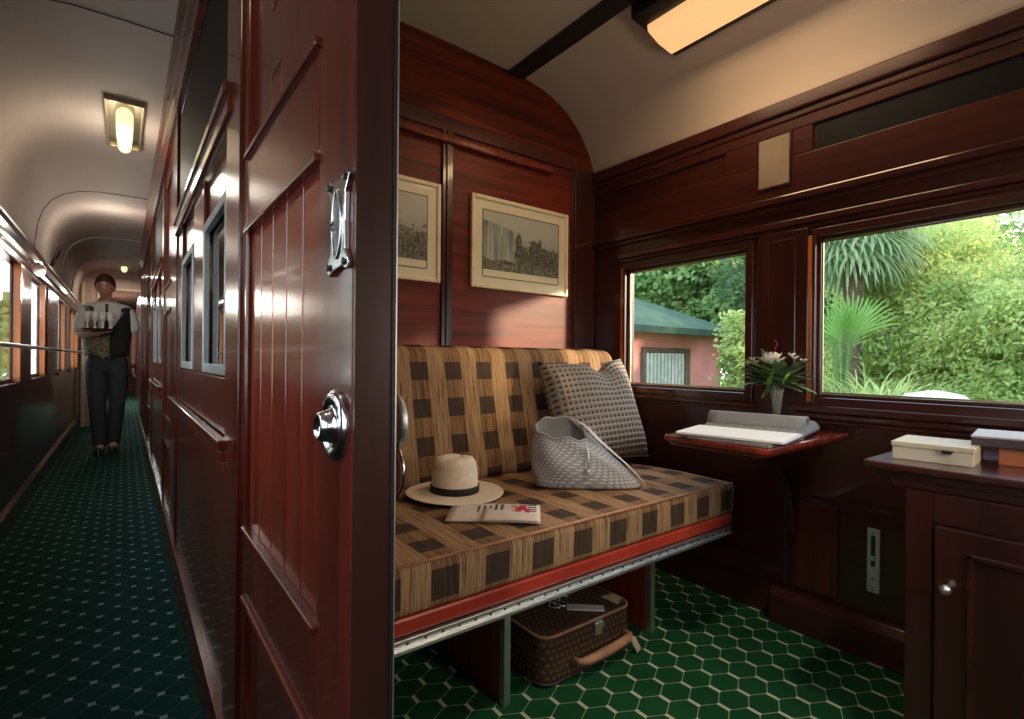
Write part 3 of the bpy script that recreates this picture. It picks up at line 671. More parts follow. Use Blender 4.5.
# ---- pictures on the partition
def picture(label, x0, x1, z0, z1, pm, seed, tilt=0):
    y = YP - .002; t_ = thing('framed_picture', label, 'picture', ((x0 + x1) / 2, y, z0), 'old engravings above the bench')
    fw = .018
    bm = BM()
    for q in ((x0, x0 + fw, z0, z1), (x1 - fw, x1, z0, z1), (x0 + fw, x1 - fw, z0, z0 + fw), (x0 + fw, x1 - fw, z1 - fw, z1)): box(bm, q[0], q[1], y - .022, y, q[2], q[3])
    ob('frame', bm, 'frame_cream', t_, bevel=.005)
    ob('mount', B(x0 + fw, x1 - fw, y - .012, y - .004, z0 + fw, z1 - fw), 'mat_cream', t_)
    a, b, c, d = x0 + .062, x1 - .062, z0 + .085, z1 - .062
    bm = BM(); lw = .004
    for q in ((a - lw, a, c - .03, d + lw), (b, b + lw, c - .03, d + lw), (a, b, c - .03 - lw, c - .03), (a, b, d, d + lw)): box(bm, q[0], q[1], y - .0135, y - .012, q[2], q[3])
    ob('border_line', bm, 'frame_line', t_)
    bm = BM(); grid(bm, lambda u, v: (a + (b - a) * u, y - .013, c + (d - c) * v), 1, 1, uv=lambda u, v: (u, v)); pr = ob('print', bm, pm, t_)
    rnd = random.Random(seed); bm = BM(); W_, H_ = b - a, d - c
    if seed == 1:
        for cx in (.52, .63, .70, .80, .90, .44):     # trees on the bank
            h = rnd.uniform(.25, .62); w_ = rnd.uniform(.05, .10)
            pts = []
            for k in range(16):
                an = 2 * PI * k / 16; rr = rnd.uniform(.6, 1.1); pts.append((a + W_ * (cx + w_ * rr * math.cos(an)), c + H_ * (.12 + h / 2 + h / 2 * rr * math.sin(an))))
            v_ = [bm.verts.new((p[0], y - .0134 - cx * .0002, min(d, p[1]))) for p in pts]; bm.faces.new(v_)
    else:
        for cx, w_, h in ((.2, .3, .22), (.6, .35, .3), (.9, .12, .45)):
            pts = [(max(a, min(b, a + W_ * (cx + w_ * math.cos(PI * k / 10)))), c + H_ * (.05 + h * math.sin(PI * k / 10) * rnd.uniform(.7, 1))) for k in range(11)]
            v_ = [bm.verts.new((p[0], y - .0134 - cx * .0002, p[1])) for p in pts]; bm.faces.new(v_)
    ob('engraved_trees', bm, 'engraved_grey', pr)
    if seed == 1:
        bm = BM(); pts = [(.0, .22), (.1, .16), (.25, .2), (.42, .18), (.46, .3), (.44, .5), (.40, .70), (.3, .76), (.15, .80), (.0, .84)]
        v_ = [bm.verts.new((a + W_ * p[0], y - .0133, c + H_ * p[1])) for p in pts]; bm.faces.new(v_)
        ob('engraved_falls', bm, 'engraved_water', pr)
    return t_
picture('framed engraving of a waterfall with trees, right of the partition stile', 1.185, 1.75, 1.262, 1.668, 'print_falls', 1)
picture('framed engraving of a valley partly hidden behind the sliding door', .47, 1.035, 1.262, 1.668, 'print_valley', 2)

# ================================================================== THINGS ON THE BENCH
ST = .532
# straw hat
HX, HY = .822, 1.375
hat = thing('panama_hat', 'cream straw panama hat with a black band on the bench seat', 'hat', (HX, HY, ST))
def hatbrim(u, v):
    a = 2 * PI * u; r = .066 + (.150 - .066) * v
    ca, sa = math.cos(a), math.sin(a)
    z = .006 + .004 * math.cos(2 * a) * v + .012 * v * v * abs(sa) ** 2 * .4 + .004 * (1 - v)
    return (HX + r * ca * 1.0, HY + r * sa * (1.05), ST + z)
bm = BM(); grid(bm, hatbrim, 48, 8, close_u=True); ob('brim', bm, 'straw', hat, smooth=True, solid=.003, sub=1)
def hatcrown(u, v):
    a = 2 * PI * u; prof_ = [(.070, .008), (.0695, .04), (.067, .075), (.063, .100), (.054, .113), (.037, .118), (.016, .115), (.0, .112)]
    s = v * (len(prof_) - 1); i = min(int(s), len(prof_) - 2); f = s - i
    r = prof_[i][0] * (1 - f) + prof_[i + 1][0] * f; z = prof_[i][1] * (1 - f) + prof_[i + 1][1] * f
    dent = -.0025 * math.exp(-((r * math.sin(a - .5)) / .014) ** 2) * max(0, (z - .085) / .02)
    return (HX + r * math.cos(a) * 1.02, HY + r * math.sin(a) * 1.08, ST + z + dent)
bm = BM(); grid(bm, hatcrown, 48, 21, close_u=True); bmesh.ops.remove_doubles(bm, verts=bm.verts[:], dist=.0004); ob('crown', bm, 'straw', hat, smooth=True)
bm = BM(); grid(bm, lambda u, v: (HX + .0725 * math.cos(2 * PI * u) * 1.02, HY + .0725 * math.sin(2 * PI * u) * 1.08, ST + .010 + .022 * v), 48, 1, close_u=True); ob('hat_band', bm, 'hat_band', hat, smooth=True, solid=.002)
# folded newspaper
nx = Vector((.205, -.17, 0)).normalized(); ny = Vector((-nx.y, nx.x, 0)); nc = Vector((.808, 1.138, ST + .006))
news = thing('folded_newspaper', 'folded newspaper with red headline lying in front of the hat', 'newspaper', tuple(nc))
def sheet(bm, c, lx, ly, z, th, curl=.004, mat=0):
    def fn(u, v): return c + nx * (u - .5) * lx + ny * (v - .5) * ly + Vector((0, 0, z + curl * math.sin(PI * v) + curl * .6 * math.sin(3 * u)))
    grid(bm, fn, 10, 6)
bm = BM(); sheet(bm, nc + ny * -.01, .245, .155, -.003, 0); ob('outer_sheet', bm, 'news_paper', news, smooth=True, solid=.004)
bm = BM(); sheet(bm, nc + nx * .045 + ny * -.045, .15, .10, .003, 0); ob('folded_section', bm, 'news_paper', news, smooth=True, solid=.004)
bm = BM()
for a_, b_, w_, h_ in ((.075, .0, .010, .022), (.062, -.01, .006, .016), (.088, -.028, .007, .015), (.060, -.034, .012, .006), (.05, .012, .008, .006)): obox(bm, nc + nx * a_ + ny * b_ + Vector((0, 0, .0105)), nx * w_, ny * h_, (0, 0, .0006))
ob('red_headline', bm, 'red_ink', news)
bm = BM()
for i in range(5):
    for j in range(4): obox(bm, nc + nx * (-.045 + i * .016) + ny * (-.018 + j * .014) + Vector((0, 0, .0048 + .0052 * (i > 2))), nx * .0035, ny * .0045, (0, 0, .0006))
ob('printed_column', bm, 'dark_ink', news); bm = BM()
for i in range(4): obox(bm, nc + nx * (.10) + ny * (-.03 + i * .018) + Vector((0, 0, .0102)), nx * .012, ny * .002, (0, 0, .0006))
ob('printed_column', bm, 'dark_ink', news)
# knitted cushion
def pillow(name, c, ux, uy, w, h, th, mat, label):
    c, ux, uy = Vector(c), Vector(ux).normalized(), Vector(uy).normalized(); uz = ux.cross(uy).normalized(); uy = uz.cross(ux)
    bm = BM(); N_ = 22
    def fn(side):
        def g(u, v):
            s, t_ = 2 * u - 1, 2 * v - 1
            bulge = (max(0, 1 - s ** 4) * max(0, 1 - t_ ** 4)) ** .55
            pinch = 1 - .07 * (1 - s * s) * abs(t_) ** 3 - 0; pinch2 = 1 - .07 * (1 - t_ * t_) * abs(s) ** 3
            chop = -.045 * math.exp(-((s - .25) / .22) ** 2) * max(0, t_) ** 2
            return c + ux * s * w / 2 * pinch2 + uy * (t_ * h / 2 * pinch + chop) + uz * side * th / 2 * bulge * (1 - .35 * math.exp(-((s - .25) / .25) ** 2) * max(0, t_))
        return g
    for side in (1, -1): grid(bm, fn(side), N_, N_, uv=lambda u, v: (u, v))
    bmesh.ops.remove_doubles(bm, verts=bm.verts[:], dist=.0008)
    o = ob(name, bm, mat, smooth=True); tag(o, label, 'cushion'); return o
pillow('throw_cushion', (1.535, 1.465, .745), (.95, -.06, .03), (-.13, .36, .92), .46, .44, .16, 'knit', 'grey waffle-knit square cushion leaning on the backrest')
# slumped grey tote bag
tote = thing('tote_bag', 'slumped light grey woven-pattern tote bag lying on the bench', 'bag', (1.24, 1.20, ST))
TB = Vector((1.245, 1.225, ST)); ta = Vector((.20, -.155, 0)).normalized(); tb = Vector((-ta.y, ta.x, 0))
def tote_pt(u, v, inner=0):
    """u round the bag, v from base to rim"""
    a = 2 * PI * u; ca, sa = math.cos(a), math.sin(a)
    sq = lambda q, e: math.copysign(abs(q) ** e, q)
    base = TB + ta * (sq(ca, .6) * .178 + .004) + tb * (sq(sa, .6) * .078) + Vector((0, 0, .004))
    # rim: small opening at the left, lower at the front, sloping away to the right
    rim = TB + ta * (-.085 + sq(ca, .9) * .085) + tb * (sa * .048 + .01) + Vector((0, 0, .188 + .030 * sa - .035 * max(0, ca) ** 2))
    s = v ** .85
    p = base.lerp(rim, s)
    bul = math.sin(PI * min(1, v)) * .028
    d = ta * ca * .6 + tb * sa
    p += d * bul + Vector((0, 0, .004 * math.sin(7 * a + 5 * v) * v)) + tb * .007 * math.sin(5 * a + 4 * v) * math.sin(PI * v)
    if inner: p -= d * .008
    return p
bm = BM(); V = grid(bm, lambda u, v: tote_pt(u, v), 56, 16, uv=lambda u, v: (u, v), close_u=True); bm.faces.new([r_[0] for r_ in V][::-1]); ob('body', bm, 'tote_weave', tote, smooth=True)
bm = BM(); V = grid(bm, lambda u, v: tote_pt(u, 1 - .5 * v, 1) - Vector((0, 0, .002)), 56, 8, close_u=True); bm.faces.new([r_[-1] for r_ in V]); ob('lining', bm, 'tote_lining', tote, smooth=True)
bm = BM(); tube(bm, [tote_pt(k / 56, 1.0) + Vector((0, 0, .001)) for k in range(57)], .005, 6); ob('rim_binding', bm, 'tote_rim', tote, smooth=True)
def strap(pts, w, name):
    bm = BM(); n_ = len(pts); pts = [Vector(p) for p in pts]; L = []
    for i, p in enumerate(pts):
        d = (pts[min(i + 1, n_ - 1)] - pts[max(i - 1, 0)]).normalized(); s_ = d.cross(Vector((0, 0, 1))); s_ = s_.normalized() * w / 2 if s_.length > .01 else tb * w / 2
        L.append((bm.verts.new(p + s_), bm.verts.new(p - s_)))
    for i in range(n_ - 1): bm.faces.new((L[i][0], L[i][1], L[i + 1][1], L[i + 1][0]))
    return ob(name, bm, 'white_strap', tote, smooth=True, solid=.004, sub=1)
def TP(a_, b_, z_): return TB + ta * a_ + tb * b_ + Vector((0, 0, z_))
strap([TP(-.03, .045, .205), TP(.002, .03, .195), TP(.02, .0, .168), TP(.05, -.012, .140), TP(.09, -.022, .108), TP(.13, -.03, .074), TP(.162, -.036, .044), TP(.186, -.036, .016), TP(.194, -.036, .004)], .018, 'handle')
strap([TP(-.05, .06, .215), TP(.0, .055, .20), TP(.035, .035, .160), TP(.08, .02, .118), TP(.13, .01, .076), TP(.172, .0, .034), TP(.194, -.006, .006)], .018, 'handle')
bm = BM(); tube(bm, [TP(-.01, -.062, .150), TP(-.006, -.092, .115), TP(-.008, -.1, .07)], .003, 6); lathe(bm, [(.004, 0), (.007, .008), (.004, .016)], TP(-.008, -.101, .056), 'z', 8); ob('cord', bm, 'steel', tote, smooth=True)

# ================================================================== SUITCASE UNDER THE BENCH
su = thing('suitcase', 'brown patterned canvas suitcase with tan leather handle under the bench', 'suitcase', (1.15, 1.26, 0))
sx0, sx1, sy0, sy1, sh = .958, 1.345, 1.105, 1.42, .155
def rrect(x0, x1, y0, y1, r, seg=6):
    out = []
    for cx, cy_, a0 in ((x1 - r, y1 - r, 0), (x0 + r, y1 - r, PI / 2), (x0 + r, y0 + r, PI), (x1 - r, y0 + r, 1.5 * PI)):
        for k in range(seg + 1): a = a0 + PI / 2 * k / seg; out.append((cx + r * math.cos(a), cy_ + r * math.sin(a)))
    return out
rings = []
bm = BM(); lay = bm.loops.layers.uv.verify()
for z_, ins in ((.002, .012), (.012, .002), (.05, 0), (sh - .02, 0), (sh - .006, .004), (sh, .014)):
    rings.append([bm.verts.new((x_, y_, z_)) for x_, y_ in rrect(sx0 + ins, sx1 - ins, sy0 + ins, sy1 - ins, .045)])
for i in range(len(rings) - 1):
    m_ = len(rings[0])
    for k in range(m_): bm.faces.new((rings[i][k], rings[i][(k + 1) % m_], rings[i + 1][(k + 1) % m_], rings[i + 1][k]))
bm.faces.new(rings[-1]); bm.faces.new(rings[0][::-1]); bm.normal_update()
for f in bm.faces:
    for lp in f.loops:
        c_ = lp.vert.co; lp[lay].uv = (c_.x * 3, c_.y * 3) if abs(f.normal.z) > .6 else (((c_.x if abs(f.normal.y) > .5 else c_.y) * 3), c_.z * 3)
ob('body', bm, 'monogram', su, smooth=False)
bm = BM(); pts = [(x_, y_, sh - .006) for x_, y_ in rrect(sx0 + .001, sx1 - .001, sy0 + .001, sy1 - .001, .045)]; tube(bm, pts + [pts[0]], .004, 6); ob('piping', bm, 'tan_leather', su, smooth=True)
bm = BM(); pts = [(x_, y_, .012) for x_, y_ in rrect(sx0 + .001, sx1 - .001, sy0 + .001, sy1 - .001, .045)]; tube(bm, pts + [pts[0]], .0035, 6); ob('piping', bm, 'dark_cover', su, smooth=True)
bm = BM(); tube(bm, [(1.075, sy0 + .0, .060), (1.078, sy0 - .028, .062), (1.10, sy0 - .040, .066), (1.19, sy0 - .044, .070), (1.275, sy0 - .040, .074), (1.298, sy0 - .028, .074), (1.30, sy0, .074)], [.006, .010, .013, .014, .013, .010, .006], 10); ob('handle', bm, 'tan_leather', su, smooth=True)
bm = BM(); box(bm, 1.290, 1.312, sy0 - .006, sy0 + .001, .055, .095); box(bm, 1.063, 1.085, sy0 - .006, sy0 + .001, .042, .080); islands(ob('handle_mount', bm, 'brass', su, bevel=.002))
bm = BM(); box(bm, 1.165, 1.195, sy0 - .006, sy0 + .002, .10, .15); box(bm, 1.160, 1.20, sy0 - .010, sy0 - .004, .122, .140); ob('clasp', bm, 'steel', su, bevel=.002); ob('handle_plate', B(1.165, 1.21, sy0 - .005, sy0 + .001, .028, .040), 'steel', su, bevel=.002)
bm = BM(); prism(bm, [(1.300, .072), (1.322, .060), (1.350, .002 + .012), (1.332, .004), (1.306, .045)], 'y', sy0 - .032, sy0 - .027); ob('leather_tag', bm, 'pale_leather', su, bevel=.001)
bm = BM(); obox(bm, (1.185, 1.165, sh + .0025), Vector((.052, -.046, 0)) * .85, Vector((.46, .52, 0)) * .026, (0, 0, .002)); ob('white_label', bm, 'white_strap', su, bevel=.001)
bm = BM(); zz = sh + .004
for sgn in (0, .022): tube(bm, [(1.115 - sgn, 1.235, zz), (1.135 - sgn, 1.255, zz + .004), (1.155 - sgn, 1.225, zz), (1.132 - sgn, 1.205, zz + .003), (1.115 - sgn, 1.235, zz)], .0022, 6)
tube(bm, [(1.15, 1.25, zz), (1.175, 1.27, zz + .003), (1.19, 1.25, zz)], .002, 6); ob('strap_buckle', bm, 'steel', su, smooth=True)
bm = BM(); prism(bm, [(1.290, sy0 + .015), (1.335, sy0 + .040), (1.335, sy0 + .075), (1.285, sy0 + .085)], 'z', sh - .002, sh + .003); ob('corner_patch', bm, 'pale_leather', su, bevel=.001)

# ================================================================== TABLE BETWEEN THE WINDOWS
TZ = .715
tab = thing('wall_table', 'small mahogany bracket table fixed under the windows holding an open book', 'table', (1.90, .85, 0))
bm = BM(); prism(bm, rrect(1.37, XW, .685, 1.02, .03), 'z', TZ - .018, TZ); ob('tabletop', bm, 'mahogany_red', tab, bevel=.005)
bm = BM(); prism(bm, rrect(1.385, XW, .70, 1.005, .02), 'z', TZ - .03, TZ - .018); ob('edge_moulding', bm, 'mahogany_y', tab, bevel=.004)
br = [(XW, .34), (XW - .045, .34), (XW - .055, .42), (XW - .075, .50), (XW - .13, .575), (XW - .22, .635), (XW - .33, .66), (XW - .33, TZ - .03), (XW, TZ - .03)]
bm = BM(); prism(bm, br, 'y', .845, .885); ob('bracket', bm, 'mahogany_dark_z', tab, bevel=.004)
# open book + magazine
bk_ = thing('open_book', 'large open book with white pages lying on the wall table', 'book', (1.58, .88, TZ + .012))
sv = Vector((-.20, 1, 0)).normalized(); pv = Vector((1, .20, 0)).normalized()   # spine direction / page direction
BC = Vector((1.605, .850, TZ + .012))
def page(s, base, hgt, L, name, mat):
    """s=+1: leaves bulging toward the wall side; s=-1: leaves lying flat"""
    bm = BM()
    def fn(u, v): return BC + sv * (u - .5) * .30 + pv * s * L * v + Vector((0, 0, base + hgt * (math.sin(min(1, v * 1.7) * PI / 2) * (1 - v ** 3) if s > 0 else math.sin(min(1, v * 5) * PI / 2) * (1 - .5 * v))))
    top = grid(bm, fn, 8, 14)
    bot = grid(bm, lambda u, v: BC + sv * (u - .5) * .30 + pv * s * L * v + Vector((0, 0, .001)), 8, 14)
    for a, b in ((top[0], bot[0]), (top[-1], bot[-1])):
        for j in range(14): bm.faces.new((a[j], a[j + 1], b[j + 1], b[j]))
    for i in range(8): bm.faces.new((top[i][14], top[i + 1][14], bot[i + 1][14], bot[i][14])); bm.faces.new((top[i][0], top[i + 1][0], bot[i + 1][0], bot[i][0]))
    return ob(name, bm, mat, bk_, smooth=False)
page(-1, .002, .010, .225, 'page_block', 'paper')
page(1, .002, .040, .245, 'page_block', 'paper_edge_shaded')
bm = BM(); 
def turned(u, v):
    a = v * PI * .92; return BC + sv * (u - .5) * .30 + pv * (.03 + .035 * (1 - math.cos(a)) * .9) + Vector((0, 0, .010 + .042 * math.sin(a) ** .8))
grid(bm, turned, 8, 12); ob('lifted_pages', bm, 'page_shaded', bk_, smooth=True, solid=.003)
bm = BM(); obox(bm, BC + Vector((0, 0, -.001)), sv * .155, pv * .215, (0, 0, .002)); ob('cover', bm, 'dark_cover', bk_, bevel=.001)
mg = BM(); obox(mg, (1.51, .815, TZ + .0055), Vector((-.08, 1, 0)).normalized() * .12, Vector((1, .08, 0)).normalized() * .13, (0, 0, .0045)); tag(ob('magazine', mg, 'magazine_cover', bevel=.001), 'thin glossy magazine lying under the open book', 'magazine')

# vase of flowers
VX, VY = 1.872, .895
va = thing('flower_vase', 'slim clear glass vase standing on the wall table between the windows', 'vase', (VX, VY, TZ))
bm = BM(); lathe(bm, [(.018, 0), (.020, .003), (.008, .010), (.006, .022), (.010, .035), (.016, .08), (.022, .125), (.026, .150), (.0235, .150), (.0195, .125), (.0135, .08), (.004, .045)], (VX, VY, TZ), 'z', 24); ob('glass', bm, 'vase_glass', va, smooth=True)
fl = thing('flower_bouquet', 'bouquet of white protea and dark leaves in the glass vase', 'flowers', (VX, VY, TZ + .10))
FT = Vector((VX, VY, TZ + .15)); rnd = random.Random(5)
def leaf(bm, base, d, L, w, droop=.2, seg=5):
    d = d.normalized(); s_ = d.cross(Vector((0, 0, 1))); s_ = (s_.normalized() if s_.length > .05 else Vector((1, 0, 0))); prev = None; p = base.copy()
    for i in range(seg + 1):
        t_ = i / seg; ww = w * math.sin(PI * (t_ * .92 + .06)) ** .8; a = bm.verts.new(p + s_ * ww); c_ = bm.verts.new(p - Vector((0, 0, ww * .25))); b = bm.verts.new(p - s_ * ww)
        if prev: bm.faces.new((prev[0], a, c_, prev[1])); bm.faces.new((prev[1], c_, b, prev[2]))
        prev = (a, c_, b); d = (d + Vector((0, 0, -droop / seg))).normalized(); p = p + d * L / seg
bm = BM()
for i in range(9): a = i * 2.4; tube(bm, [(VX + .006 * math.cos(a), VY + .006 * math.sin(a), TZ + .045), (VX + .012 * math.cos(a), VY + .012 * math.sin(a), TZ + .13), tuple(FT + Vector((.03 * math.cos(a), .035 * math.sin(a), .05)))], .0018, 5)
ob('stems', bm, 'stem_green', fl)
bm = BM()
for i in range(64):
    a = rnd.uniform(0, 2 * PI); el = rnd.uniform(-.15, 1.0); d = Vector((math.cos(a) * .55, math.sin(a) * 1.1, el))
    base = FT + Vector((d.x * .03, d.y * .03, .0 + .05 * rnd.random())); 
    if base.x + d.normalized().x * .1 > XW - .05: d.x = -abs(d.x)
    leaf(bm, base, d, rnd.uniform(.055, .115), rnd.uniform(.012, .022), rnd.uniform(.1, .7))
ob('dark_leaves', bm, 'leaf_dark', fl, smooth=True)
bm = BM(); leaf(bm, FT + Vector((-.03, .0, .065)), Vector((-.25, .15, -1)), .075, .017, 0); leaf(bm, FT + Vector((-.01, .07, .085)), Vector((-.4, 1, .25)), .08, .013, .4); leaf(bm, FT + Vector((-.02, -.03, .01)), Vector((-.2, -.6, 1)), .05, .008, .1)
ob('lime_leaves', bm, 'leaf_lime', fl, smooth=True)
bm = BM()
hc = FT + Vector((-.02, .01, .075))
for ring, (nn_, L_, el) in enumerate(((11, .058, .45), (10, .052, .95), (7, .042, 1.9))):
    for i in range(nn_): a = 2 * PI * i / nn_ + ring * .4; leaf(bm, hc + Vector((0, 0, ring * .004)), Vector((math.cos(a), math.sin(a), el)), L_, .012, -.2)
ob('white_bloom', bm, 'petal_white', fl, smooth=True)
bm = BM(); lathe(bm, [(.003, 0), (.008, .006), (.008, .014), (.003, .022)], hc + Vector((.005, -.005, .026)), 'z', 10); tube(bm, [hc + Vector((.005, -.005, .045)), hc + Vector((.0, -.02, .075)), hc + Vector((0, -.012, .088))], .0015, 5); ob('red_bud', bm, 'petal_red', fl, smooth=True)
for c_ in ((-.01, .085, .09), (-.02, .065, .08), (-.02, -.07, .095), (-.02, -.10, .085), (-.01, -.055, .105), (-.015, .10, .075)):
    bm = BM()
    for i in range(6): a = 2 * PI * i / 6; leaf(bm, FT + Vector(c_), Vector((math.cos(a), math.sin(a), .8)), .020, .006, 0, 3)
    ob('small_white_flower', bm, 'petal_white', fl, smooth=True)

# ================================================================== CABINET AT THE RIGHT
cab = thing('cabinet', 'dark mahogany cabinet with moulded top in the window corner', 'cabinet', (1.68, -.05, 0))
CY1, CX0 = .39, 1.435
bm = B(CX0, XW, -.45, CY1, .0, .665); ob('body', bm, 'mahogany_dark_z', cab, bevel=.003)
bm = BM(); prism(bm, rrect(1.408, XW, -.46, .472, .015), 'z', .702, .720); ob('top', bm, 'mahogany_dark_shade_y', cab, bevel=.005)
bm = BM(); prism(bm, rrect(1.420, XW, -.46, .455, .012), 'z', .684, .702); prism(bm, rrect(1.428, XW, -.46, .42, .01), 'z', .665, .684); ob('top_moulding', bm, 'mahogany_dark_shade_y', cab, bevel=.004)
bm = BM(); box(bm, CX0 - .014, CX0, CY1 - .05, CY1, 0, .665); box(bm, CX0 - .014, CX0, -.45, CY1 - .05, .60, .665); box(bm, CX0 - .014, CX0, -.45, CY1 - .05, 0, .10); ob('face_frame', bm, 'mahogany_dark_z', cab, bevel=.003)
dr = ob('door', B(CX0 - .018, CX0 - .001, -.02, CY1 - .054, .105, .595), 'mahogany_dark_z', cab, bevel=.003)
bm = BM(); box(bm, CX0 - .024, CX0 - .018, .27, .28, .16, .55); box(bm, CX0 - .024, CX0 - .018, .05, .06, .16, .55); box(bm, CX0 - .024, CX0 - .018, .05, .28, .54, .55); box(bm, CX0 - .024, CX0 - .018, .05, .28, .16, .17)
ob('panel_moulding', bm, 'mahogany_dark_shade_y', dr, bevel=.002)
bm = BM(); lathe(bm, [(.006, CX0 - .018), (.005, CX0 - .028), (.010, CX0 - .034), (.011, CX0 - .040), (.006, CX0 - .046), (.001, CX0 - .047)], (0, .312, .468), 'x', 16); ob('knob', bm, 'steel', dr, smooth=True)
# boxes on the cabinet
def rbox(c, hx, hy, hz, rot, mat, name, parent=None, bevel=.002):
    bm = BM(); ca, sa = math.cos(rot), math.sin(rot); obox(bm, c, (hx * ca, hx * sa, 0), (-hy * sa, hy * ca, 0), (0, 0, hz)); return ob(name, bm, mat, parent, bevel=bevel)
cb = thing('gift_box', 'cream rectangular lidded box on the front of the cabinet top', 'box', (1.567, .365, .72))
rbox((1.567, .366, .7355), .078, .074, .0155, .08, 'cream_box', 'box_base', cb); rbox((1.567, .366, .7565), .080, .076, .006, .08, 'cream_box', 'lid', cb)
bm = BM(); prism(bm, [(.318, .752), (.342, .752), (.336, .744), (.324, .744)], 'x', 1.4835, 1.489); ob('clasp_notch', bm, 'black_paint', cb)
ob_ = rbox((1.672, .186, .7405), .075, .085, .0205, .12, 'orange_box', 'wooden_box'); tag(ob_, 'reddish orange wooden box under the dark book on the cabinet', 'box')
db_ = thing('dark_book', 'dark hardback with pale top lying on the orange box on the cabinet', 'book', (1.66, .245, .761))
rbox((1.662, .215, .7705), .088, .100, .0095, .12, 'dark_cover', 'page_block', db_); rbox((1.662, .215, .7825), .089, .101, .0025, .12, 'pale_cover', 'cover', db_)
# wall fittings
vt = thing('wall_plate', 'tall silver slotted metal plate on the wall below the right window', 'wall plate', (XW, .615, .2))
bm = B(XW - .010, XW - .001, .598, .634, .205, .412); ob('plate', bm, 'steel', vt, bevel=.002)
ob('slot', B(XW - .0115, XW - .010, .610, .622, .29, .39), 'black_paint', vt); bm = BM()
for z_ in (.215, .25, .40): lathe(bm, [(.003, 0), (.002, .002)], (XW - .0125, .616, z_), 'x', 8)
islands(ob('screw', bm, 'black_paint', vt)); ob('slider', B(XW - .016, XW - .011, .611, .621, .31, .325), 'steel', vt)
wl_ = thing('frosted_wall_panel', 'small square frosted light panel in the frieze between the windows', 'wall lamp', (XW, .945, 1.6))
ob('frame', (lambda b_: (box(b_, XW - .018, XW - .001, .878, .886, 1.60, 1.80), box(b_, XW - .018, XW - .001, 1.001, 1.009, 1.60, 1.80), box(b_, XW - .018, XW - .001, .886, 1.001, 1.60, 1.608), box(b_, XW - .018, XW - .001, .886, 1.001, 1.792, 1.80), b_)[-1])(BM()), 'mahogany_dark_z', wl_)
ob('frosted_pane', B(XW - .016, XW - .001, .886, 1.001, 1.608, 1.792), 'pale_plate', wl_, bevel=.002)

# ================================================================== THE WAITER
man = thing('person', 'waiter in patterned waistcoat and dark trousers carrying a tray of glasses', 'person', (-.13, 6.42, 0))
mx, my = -.13, 6.42
body = skinned('body', [
    [(mx + .0, my, .95, .10, .08), (mx, my, 1.12, .10, .075), (mx + .0, my, 1.30, .12, .085), (mx + .0, my, 1.42, .08, .06), (mx - .01, my - .01, 1.48, .045, .045), (mx - .015, my - .03, 1.53, .045, .045)],
    [(mx, my, .95, .10, .08), (mx + .085, my, .88, .08, .085), (mx + .078, my + .02, .50, .055, .055), (mx + .050, my + .06, .10, .036, .04), (mx + .050, my - .04, .045, .035, .03)],
    [(mx, my, .95, .10, .08), (mx - .085, my, .88, .08, .085), (mx - .07, my - .06, .50, .055, .055), (mx - .05, my - .04, .10, .036, .04), (mx - .05, my - .13, .045, .035, .03)],
    [(mx, my, 1.42, .08, .06), (mx + .17, my, 1.40, .05, .05), (mx + .215, my + .01, 1.13, .036, .036), (mx + .205, my - .05, .90, .024, .026), (mx + .205, my - .06, .86, .024, .018)],
    [(mx, my, 1.42, .08, .06), (mx - .17, my, 1.40, .05, .05), (mx - .215, my - .02, 1.15, .038, .038), (mx - .08, my - .20, 1.155, .026, .026), (mx - .045, my - .225, 1.165, .026, .018)],
], 'skin', man, 2)
# head (turned slightly down to his right)
hc_ = Vector((mx - .02, my - .045, 1.625))
def headpt(u, v):
    a = 2 * PI * u; th = PI * v; st_, ct = math.sin(th), math.cos(th)
    x_, y_, z_ = .073 * st_ * math.sin(a), -.092 * st_ * math.cos(a), .112 * ct
    f = max(0, -y_ / .092)
    if z_ < 0: x_ *= 1 - .32 * (-z_ / .112) ** 1.5; y_ *= 1 - .12 * (-z_ / .112)
    y_ -= .022 * math.exp(-((x_) / .013) ** 2) * math.exp(-((z_ + .018) / .022) ** 2) * f        # nose
    y_ += .010 * math.exp(-((abs(x_) - .030) / .014) ** 2) * math.exp(-((z_ - .012) / .014) ** 2) * f   # eye sockets
    y_ -= .006 * math.exp(-((x_) / .03) ** 2) * math.exp(-((z_ + .058) / .01) ** 2) * f; y_ -= .010 * math.exp(-((x_) / .03) ** 2) * math.exp(-((z_ + .095) / .02) ** 2) * f
    return Vector((x_, y_, z_))
RH = Matrix.Rotation(math.radians(-8), 3, 'Z') @ Matrix.Rotation(math.radians(10), 3, 'X')
bm = BM(); grid(bm, lambda u, v: hc_ + RH @ headpt(u, v), 32, 24, close_u=True); bmesh.ops.remove_doubles(bm, verts=bm.verts[:], dist=.0008)
for s_ in (-1, 1):
    lathe(bm, [(.004, -.006), (.020, -.004), (.024, .003), (.014, .007)], hc_ + RH @ Vector((s_ * .074, .005, -.006)), 'x', 12, 1.5)
tube(bm, [hc_ + RH @ Vector((0, .012, -.07)), Vector((mx - .012, my - .015, 1.50)), Vector((mx, my, 1.43))], [.046, .048, .056], 12)
ob('head', bm, 'skin', man, smooth=True)
def hairpt(u, v):
    p = headpt(u, v * .56); k = 1.10; return Vector((p.x * k, p.y * k + .008, p.z * 1.08 + .004 + (.012 if v < .5 else 0) * (1 - v)))
bm = BM()
def hairfn(u, v):
    a = 2 * PI * u; front = (1 + math.cos(a)) / 2; lim = .62 - .27 * front ** 1.5; p = headpt(u, v * lim); return hc_ + RH @ Vector((p.x * 1.09, p.y * 1.08 + .006, p.z * 1.10 + .004))
